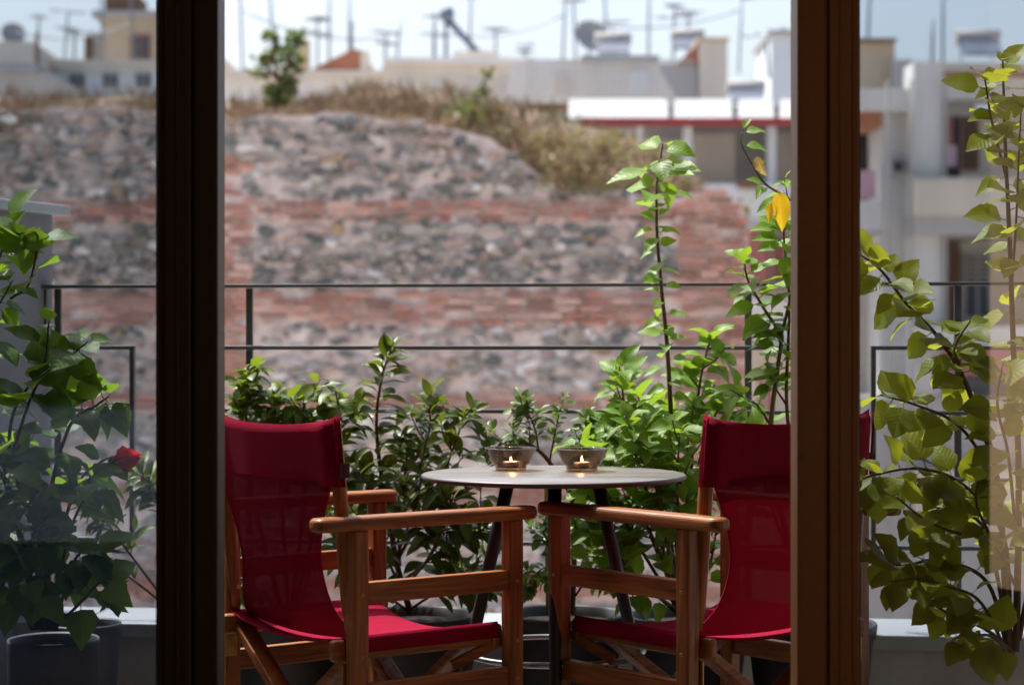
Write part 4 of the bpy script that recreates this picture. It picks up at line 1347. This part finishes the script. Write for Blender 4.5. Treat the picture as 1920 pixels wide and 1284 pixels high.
# compact shrub behind the chair back, near the railing post
plant('compact_shrub', 'compact bright topped shrub behind the sunlit red chair back', 'shrub', POT_B, [
    dict(pts=C((530, 1150, 0), (480, 960, -.02), (464, 850, 0), (462, 760, 0), (467, 695, 0)), r=(.007, .002), k=K_BOX, n=30, t0=.45, s=(.040, .042), twigs=(9, .05, 6), tw0=.4),
    dict(pts=C((540, 1150, 0), (530, 960, 0), (520, 820, 0), (514, 745, 0)), r=(.006, .002), k=K_BOX, n=16, t0=.4, s=(.046, .046), twigs=(6, .06, 5), tw0=.5),
    dict(pts=C((545, 1150, 0), (570, 940, 0), (572, 820, -.03), (568, 745, -.03)), r=(.006, .002), k=K_BOX, n=16, t0=.5, s=(.05, .05), twigs=(6, .07, 5), tw0=.5),
    dict(pts=C((548, 1150, 0), (610, 920, 0), (632, 820, 0), (640, 765, 0)), r=(.006, .002), k=K_BOX, n=14, t0=.5, s=(.05, .052), twigs=(5, .07, 5), tw0=.5),
    dict(pts=C((540, 1150, 0), (455, 1080, -.05), (425, 1020, -.05)), r=(.005, .002), k=K_BOX, n=14, t0=.3, s=(.045, .05), twigs=(4, .06, 5)),
    dict(pts=C((560, 1150, 0), (600, 1000, 0), (620, 960, 0)), r=(.005, .002), k=K_BOX, n=12, t0=.3, s=(.05, .05)),
])
plant('side_shrub', 'dark shrub sprays beside the frame end seen through the dark framed door', 'shrub', P(330, 1150, 4.95), [
    dict(pts=C((330, 1150, 0), (310, 1000, 0), (290, 920, 0), (262, 890, 0)), r=(.005, .002), k=K_LAU, n=18, t0=.5, s=(.048, .05), twigs=(3, .06, 5)),
    dict(pts=C((330, 1150, 0), (260, 1060, .05), (200, 980, .05), (170, 950, .05)), r=(.004, .0015), k=K_LAU, n=14, t0=.4, s=(.045, .045), twigs=(3, .06, 5)),
    dict(pts=C((330, 1150, 0), (240, 1080, 0), (175, 1040, 0)), r=(.004, .0015), k=K_LAU, n=8, t0=.4, s=(.045, .045)),
])
# small citrus behind the table
D = lambda *p: [(x, y, yd + d) for (x, y, d) in p]
ct = plant('small_citrus', 'small twisted citrus with one orange fruit behind the table', 'shrub', POT_D, [
    dict(pts=D((1072, 1150, 0), (1076, 1040, 0), (1074, 940, 0), (1040, 880, 0), (1010, 845, 0), (975, 827, 0), (940, 832, -.03), (915, 858, -.04)), r=(.009, .0018), k=K_SML, n=14, t0=.6, s=(.026, .026), twigs=(7, .05, 7), tw0=.55),
    dict(pts=D((1010, 845, 0), (1003, 805, 0), (990, 775, 0), (982, 765, 0)), r=(.003, .0012), k=K_SML, n=12, s=(.03, .03), twigs=(4, .04, 6)),
    dict(pts=D((1030, 868, 0), (1040, 815, 0), (1050, 770, 0), (1058, 742, 0)), r=(.003, .0012), k=K_SML, n=18, t0=.2, s=(.024, .022), ang=(40, 70)),
    dict(pts=D((1074, 960, 0), (1090, 880, 0), (1098, 820, 0), (1100, 790, 0)), r=(.004, .0014), k=K_SML, n=12, t0=.4, s=(.034, .034), twigs=(4, .05, 6)),
    dict(pts=D((1076, 1060, 0), (1030, 1060, -.08), (1000, 1080, -.1), (985, 1100, -.1)), r=(.003, .0012), k=K_SML, n=14, t0=.3, s=(.03, .03), twigs=(3, .05, 6)),
    dict(pts=D((1076, 1120, 0), (1120, 1060, -.06), (1160, 1030, -.08), (1190, 1000, -.08)), r=(.003, .0012), k=K_SML, n=12, t0=.2, s=(.036, .036), twigs=(4, .06, 6)),
    dict(pts=D((1076, 1100, 0), (1110, 1000, .0), (1130, 940, .0)), r=(.003, .0012), k=K_SML, n=10, t0=.2, s=(.036, .036), twigs=(4, .06, 6)),
    dict(pts=D((1076, 1080, 0), (1030, 1020, -.06), (1015, 985, -.06)), r=(.003, .0012), k=K_SML, n=10, t0=.3, s=(.03, .03), twigs=(3, .05, 5)),
], M_BARK)
fr_ = MB().lathe([(.0005, -.013), (.009, -.011), (.0135, 0), (.010, .010), (.0005, .0125)], 18, P(997, 1083, yd - .1) - ct.location).obj('fruit', M_FRUIT, ct)
cane = thing('support_cane', 'pale bamboo cane standing in the citrus pot behind the table', 'cane', POT_D)
cb_ = [P(1028, 1140, yd - .03) - POT_D, P(1026, 1000, yd - .03) - POT_D, P(1024, 905, yd - .03) - POT_D, P(1023, 880, yd - .03) - POT_D]
MB().tube(cb_, .0062, 10).obj('shaft', M_CANE, cane)
for q in (.25, .6, .9):
    p_ = cb_[0].lerp(cb_[-1], q); MB().tube([p_ - Vector((0, 0, .003)), p_ + Vector((0, 0, .003))], .0072, 10).obj('node', M_CANE, cane)

# tall hibiscus behind the second chair
MUL[:] = [1.3, 1.22]
E_ = lambda *p: [(x, y, ye + d) for (x, y, d) in p]
plant('tall_hibiscus', 'tall bright green hibiscus with one long bare shoot above the railing', 'hibiscus', POT_E, [
    dict(pts=E_((1280, 1150, 0), (1265, 950, 0), (1258, 780, 0), (1250, 640, 0), (1240, 540, 0), (1232, 440, 0), (1231, 380, 0)), r=(.008, .0032), n=30, t0=.35, t1=.98, s=(.052, .042), ang=(55, 95), droop=.25, tl=.7),
    dict(pts=E_((1231, 382, 0), (1232, 340, 0), (1238, 300, 0), (1243, 268, 0)), r=(.0032, .002), n=11, t0=0, s=(.090, .068), ang=(55, 95), droop=.35, tl=.75, bark=M_BARKG),
    dict(pts=E_((1275, 1150, 0), (1215, 930, -.03), (1175, 790, -.05), (1164, 690, -.05)), r=(.006, .002), n=16, t0=.45, s=(.06, .055), twigs=(5, .07, 4), tw0=.3),
    dict(pts=E_((1275, 1150, 0), (1240, 960, -.12), (1215, 860, -.15), (1188, 795, -.16)), r=(.006, .002), n=16, t0=.35, s=(.055, .05), twigs=(5, .06, 5), tw0=.4, bark=M_BARKG),
    dict(pts=E_((1285, 1150, 0), (1298, 850, .05), (1312, 720, .05), (1330, 640, .05)), r=(.006, .002), n=14, t0=.45, s=(.062, .055), twigs=(4, .07, 4), tw0=.45),
    dict(pts=E_((1285, 1150, 0), (1305, 900, 0), (1335, 790, 0), (1368, 745, 0)), r=(.005, .002), n=11, t0=.45, s=(.062, .06), twigs=(3, .07, 4)),
    dict(pts=E_((1275, 1150, 0), (1190, 1010, -.08), (1125, 900, -.1), (1110, 850, -.1)), r=(.005, .002), n=10, t0=.4, s=(.06, .06), twigs=(5, .08, 4)),
    dict(pts=E_((1280, 1150, 0), (1230, 1020, -.1), (1190, 940, -.12)), r=(.005, .002), n=10, t0=.3, s=(.065, .065), twigs=(4, .09, 4)),
    dict(pts=E_((1280, 1150, 0), (1150, 1060, -.06), (1080, 1000, -.06)), r=(.005, .002), n=9, t0=.3, s=(.06, .06), twigs=(4, .08, 4)),
    dict(pts=E_((1290, 1150, 0), (1275, 1000, -.1), (1270, 900, -.14), (1275, 800, -.15)), r=(.005, .002), n=12, t0=.3, s=(.065, .05), twigs=(5, .08, 4)),
    dict(pts=E_((1280, 1150, 0), (1210, 980, .05), (1175, 880, .06), (1150, 800, .06)), r=(.005, .002), n=12, t0=.3, s=(.065, .06), twigs=(5, .08, 4)),
    dict(pts=E_((1280, 1150, 0), (1250, 960, .08), (1235, 850, .1), (1225, 760, .1)), r=(.005, .002), n=12, t0=.3, s=(.065, .06), twigs=(5, .08, 4)),
    dict(pts=E_((1285, 1150, 0), (1290, 980, -.05), (1285, 880, -.06), (1300, 760, -.06)), r=(.005, .002), n=12, t0=.3, s=(.065, .06), twigs=(4, .08, 4)),
    dict(pts=E_((1270, 1150, 0), (1180, 1070, -.12), (1130, 1020, -.14), (1100, 960, -.14)), r=(.004, .002), n=10, t0=.3, s=(.065, .06), twigs=(4, .08, 4)),
    dict(pts=E_((1280, 1150, 0), (1220, 1110, -.1), (1170, 1090, -.12), (1140, 1070, -.12)), r=(.004, .002), n=9, t0=.2, s=(.055, .055), twigs=(3, .07, 4)),
    dict(pts=E_((1290, 1150, 0), (1330, 1060, -.05), (1345, 980, -.05)), r=(.005, .002), n=10, t0=.3, s=(.065, .06), twigs=(3, .08, 4)),
], M_BARK)
# hibiscus with yellow leaves beside the brown frame
F_ = lambda *p: [(x, y, yf_ + d) for (x, y, d) in p]
hy = plant('hibiscus', 'hibiscus with withered yellow leaves beside the brown door frame', 'hibiscus', POT_F, [
    dict(pts=F_((1515, 1160, 0), (1450, 900, 0), (1446, 790, 0), (1458, 690, 0), (1462, 630, 0), (1430, 575, 0), (1402, 525, 0), (1394, 478, 0)), r=(.008, .002), n=26, t0=.42, s=(.05, .062), ang=(50, 85), bark=M_BARKG),
    dict(pts=F_((1462, 640, 0), (1490, 520, 0), (1500, 400, 0), (1470, 368, 0), (1435, 345, 0), (1408, 305, 0), (1390, 270, 0), (1391, 248, 0)), r=(.0045, .0016), bark=M_BARKG),
    dict(pts=F_((1515, 1160, 0), (1490, 900, 0), (1475, 760, 0), (1478, 640, 0), (1480, 560, 0), (1470, 450, 0), (1472, 420, 0)), r=(.006, .002), n=24, t0=.35, s=(.058, .058)),
    dict(pts=F_((1446, 800, 0), (1420, 760, 0), (1395, 745, -.02), (1368, 730, -.02)), r=(.003, .0015), n=8, t0=.3, s=(.065, .06)),
    dict(pts=F_((1500, 1100, 0), (1450, 960, .05), (1420, 860, .05), (1410, 810, .05)), r=(.005, .002), n=12, t0=.3, s=(.06, .06), twigs=(3, .08, 4)),
    dict(pts=F_((1475, 760, 0), (1450, 720, 0), (1440, 690, 0)), r=(.003, .0015), n=6, t0=.3, s=(.06, .06)),
    dict(pts=F_((1480, 400, 0), (1475, 360, 0), (1470, 335, 0)), r=(.002, .001), n=5, t0=.3, s=(.045, .04)),
], M_BARK)
yk = leaf_mesh('leaf', L_YELLOW, .24, .25, 0, .5, .1, .1, pet=.12, seed=3)
dk = leaf_mesh('leaf', L_DRY, .22, .1, .25, .9, .5, .35, pet=.1, seed=4)
hb = Vector(hy.location)
put_leaf(hy, hb, yk, P(1458, 352, yf_ - .10), Vector((.12, -.1, -1)), .094, (.3, -1, 0), .1, .3)['label'] = 'large bright yellow withered leaf'
put_leaf(hy, hb, yk, P(1450, 375, yf_ - .10), Vector((-.25, -.2, -1)), .050, (-.6, -1, 0), .1, .3)['label'] = 'small pale yellow withered leaf'
put_leaf(hy, hb, dk, P(1417, 290, yf_), Vector((.35, -.1, -1)), .055, (-.2, -1, 0), .2, .3)['label'] = 'dry curled brown leaf'
for (x, y, ax, s_) in ((1391, 250, (1, -.2, .25), .050), (1390, 272, (1, -.3, -.1), .058), (1391, 245, (.35, -.3, .7), .03), (1436, 348, (-.8, -.3, .3), .045), (1440, 350, (-.7, -.5, -.4), .04), (1470, 372, (-1, -.2, -.35), .062), (1468, 430, (-1, -.3, .1), .07), (1470, 455, (-1, -.3, -.2), .06), (1472, 470, (.1, -.5, -.9), .08)):
    put_leaf(hy, hb, LR.choice(K_HIB), P(x, y, yf_), Vector(ax), s_, (0, -.4, 1), .2, .4)

# broad-leaved hibiscus behind the dark framed glass
MUL[:] = [1.25, 1.04]
A_ = lambda *p: [(x, y, ya + d) for (x, y, d) in p]
hp = plant('broad_leaved_hibiscus', 'broad leaved hibiscus with one red flower behind the dark framed glass', 'hibiscus', POT_A, [
    dict(pts=A_((70, 1180, 0), (45, 1040, 0), (10, 880, 0), (-25, 700, 0), (-10, 520, 0), (15, 440, 0)), r=(.008, .002), k=K_SHD, tl=.6, ang=(40, 90), n=26, t0=.15, s=(.085, .085), bark=M_BARK, droop=.3, twigs=(4, .09, 4)),
    dict(pts=A_((90, 1180, 0), (70, 1000, 0), (20, 860, -.05), (30, 760, -.05), (80, 690, -.05), (92, 600, -.05)), r=(.006, .0018), k=K_SHD, tl=.6, ang=(40, 90), n=20, t0=.2, s=(.085, .08), droop=.3),
    dict(pts=A_((20, 860, -.05), (70, 720, -.06), (130, 670, -.06), (165, 640, -.06)), r=(.004, .0015), k=K_SHD, tl=.6, ang=(40, 90), n=12, t0=.2, s=(.09, .085), droop=.35),
    dict(pts=A_((95, 1180, 0), (90, 960, -.02), (130, 800, -.02), (180, 760, -.02), (205, 742, -.02)), r=(.006, .0018), k=K_SHD, tl=.6, ang=(40, 90), n=17, t0=.3, s=(.09, .085), droop=.4),
    dict(pts=A_((100, 1180, 0), (120, 990, .03), (150, 900, .03), (185, 868, .03), (212, 855, .03)), r=(.005, .0018), k=K_SHD, tl=.6, ang=(40, 90), n=13, t0=.25, s=(.085, .075), droop=.4),
    dict(pts=A_((80, 1180, 0), (40, 1000, -.08), (20, 940, -.1), (0, 880, -.1)), r=(.005, .002), k=K_SHD, tl=.6, ang=(40, 90), n=13, t0=.2, s=(.09, .09), droop=.35, twigs=(3, .1, 4)),
    dict(pts=A_((105, 1180, 0), (130, 1070, -.04), (160, 1030, -.05), (180, 1050, -.05)), r=(.004, .0018), k=K_SHD, tl=.6, ang=(40, 90), n=11, t0=.25, s=(.085, .085), droop=.4),
    dict(pts=A_((85, 1180, 0), (70, 1080, -.1), (60, 1010, -.12), (95, 960, -.12)), r=(.004, .0018), k=K_SHD, tl=.6, ang=(40, 90), n=12, t0=.25, s=(.085, .085), droop=.35),
    dict(pts=A_((20, 560, 0), (55, 530, -.03), (70, 440, -.03), (30, 440, -.03)), r=(.003, .0015), k=K_SHD, tl=.6, ang=(40, 90), n=6, t0=.3, s=(.09, .085), droop=.2),
    dict(pts=A_((90, 1180, 0), (130, 1000, -.06), (160, 930, -.08), (170, 890, -.08)), r=(.004, .0018), k=K_SHD, tl=.6, ang=(40, 90), n=12, t0=.15, s=(.085, .08), droop=.35),
    dict(pts=A_((80, 1180, 0), (20, 1080, -.08), (-10, 1000, -.1), (-20, 900, -.1)), r=(.004, .0018), k=K_SHD, tl=.6, ang=(40, 90), n=12, t0=.1, s=(.09, .085), droop=.35),
    dict(pts=A_((100, 1180, 0), (150, 1130, -.08), (190, 1090, -.1), (210, 1100, -.1)), r=(.004, .0018), k=K_SHD, tl=.6, ang=(40, 90), n=9, t0=.15, s=(.08, .08), droop=.45),
    dict(pts=A_((60, 1180, -.05), (30, 1110, -.12), (50, 1080, -.15), (75, 1130, -.15)), r=(.004, .0015), k=K_SHD, tl=.6, ang=(40, 90), n=8, t0=.25, s=(.08, .08), droop=.5),
], M_BARK)
rd = Vector(hp.location)
put_leaf(hp, rd, LR.choice(K_SHD), P(28, 450, ya - .03), Vector((1, -.15, .0)), .074, (0, -.9, .5), .1, .5)
petal = leaf_mesh('petal', L_RED, .26, .1, .12, .8, .25, .25, pet=.02, seed=8, base_pow=1.1)
fpos = P(209, 866, ya - .02)
for k in range(6):
    a = k * 1.047
    put_leaf(hp, rd, petal, fpos, Vector((1, .30 * math.cos(a), .22 + .30 * math.sin(a))), .066, (0, math.cos(a), math.sin(a)), .15, 0, 'petal')
MB().lathe([(.0005, -.006), (.006, -.004), (.0075, .002), (.004, .010), (.0005, .012)], 12, fpos - rd).obj('calyx', M_BARKG, hp)

# tall climber behind the brown framed glass
MUL[:] = [1.22, .90]
G_ = lambda *p: [(x, y, yg + d) for (x, y, d) in p]
plant('climbing_hibiscus', 'tall yellow green broad leaved climber behind the brown framed glass', 'hibiscus', POT_G, [
    dict(pts=G_((1905, 1220, 0), (1910, 900, 0), (1900, 650, 0), (1893, 450, 0), (1886, 300, 0), (1882, 180, 0), (1880, 110, 0)), r=(.008, .002), k=K_YEL, tl=.8, ang=(40, 95), n=30, t0=.3, s=(.095, .072), droop=.4),
    dict(pts=G_((1890, 1220, 0), (1870, 900, -.02), (1820, 740, -.02), (1765, 640, -.02), (1700, 570, -.02), (1650, 505, -.02), (1600, 470, -.02)), r=(.007, .002), k=K_YEL, tl=.8, ang=(40, 95), n=32, t0=.35, s=(.09, .075), droop=.35),
    dict(pts=G_((1895, 1220, 0), (1880, 1000, .02), (1800, 905, .02), (1720, 878, .02), (1640, 890, .02), (1600, 905, .02)), r=(.006, .002), k=K_YEL, tl=.8, ang=(40, 95), n=24, t0=.3, s=(.09, .085), droop=.35),
    dict(pts=G_((1900, 1225, 0), (1850, 1180, -.03), (1790, 1155, -.03), (1735, 1125, -.03)), r=(.005, .002), k=K_YEL, tl=.8, ang=(40, 95), n=9, t0=.4, s=(.08, .085), droop=.4),
    dict(pts=G_((1890, 1220, 0), (1850, 1090, 0), (1760, 1050, 0), (1690, 1060, 0), (1630, 1040, 0)), r=(.005, .002), k=K_YEL, tl=.8, ang=(40, 95), n=17, t0=.3, s=(.085, .085), droop=.3),
    dict(pts=G_((1895, 1220, 0), (1850, 1000, .06), (1790, 960, .06), (1750, 950, .06)), r=(.005, .002), k=K_YEL, tl=.8, ang=(40, 95), n=12, t0=.3, s=(.085, .085), droop=.3),
    dict(pts=G_((1870, 900, 0), (1800, 800, -.04), (1720, 760, -.04), (1650, 740, -.04)), r=(.004, .002), k=K_YEL, tl=.8, ang=(40, 95), n=13, t0=.2, s=(.09, .09), droop=.3),
    dict(pts=G_((1905, 1000, 0), (1890, 850, -.05), (1870, 760, -.05), (1880, 680, -.05)), r=(.004, .002), k=K_YEL, tl=.8, ang=(40, 95), n=15, t0=.2, s=(.09, .08), droop=.3),
    dict(pts=G_((1905, 1100, 0), (1860, 1010, -.05), (1830, 940, -.05), (1840, 880, -.05)), r=(.004, .002), k=K_YEL, tl=.8, ang=(40, 95), n=14, t0=.2, s=(.085, .08), droop=.3),
    dict(pts=G_((1886, 330, 0), (1860, 230, -.03), (1850, 170, -.03), (1845, 140, -.03)), r=(.003, .0015), k=K_YEL, tl=.8, ang=(40, 95), n=8, t0=.1, s=(.085, .075), droop=.3),
    dict(pts=G_((1895, 560, 0), (1905, 420, -.04), (1910, 300, -.04), (1915, 200, -.04)), r=(.003, .0015), k=K_YEL, tl=.8, ang=(40, 95), n=12, t0=.1, s=(.09, .08), droop=.3),
    dict(pts=G_((1880, 1000, 0), (1800, 1000, -.06), (1730, 970, -.06), (1680, 930, -.06)), r=(.004, .002), k=K_YEL, tl=.8, ang=(40, 95), n=12, t0=.2, s=(.085, .085), droop=.3),
    dict(pts=G_((1860, 860, 0), (1800, 690, -.05), (1790, 650, -.05), (1820, 600, -.05)), r=(.004, .002), k=K_YEL, tl=.8, ang=(40, 95), n=9, t0=.2, s=(.085, .08), droop=.3),
    dict(pts=G_((1895, 1240, 0), (1840, 1130, -.08), (1780, 1100, -.1), (1720, 1085, -.1), (1670, 1090, -.1)), r=(.004, .002), k=K_YEL, tl=.8, ang=(40, 95), n=12, t0=.2, s=(.085, .08), droop=.3),
    dict(pts=G_((1900, 1240, 0), (1870, 1200, -.08), (1840, 1190, -.1), (1800, 1210, -.1)), r=(.004, .002), k=K_YEL, tl=.8, ang=(40, 95), n=8, t0=.2, s=(.085, .08), droop=.3),
    dict(pts=G_((1910, 1200, 0), (1945, 1000, 0), (1950, 800, 0), (1940, 620, 0)), r=(.006, .002), k=K_YEL, tl=.8, ang=(40, 95), n=22, t0=.2, s=(.09, .085), droop=.3),
], M_BARK)
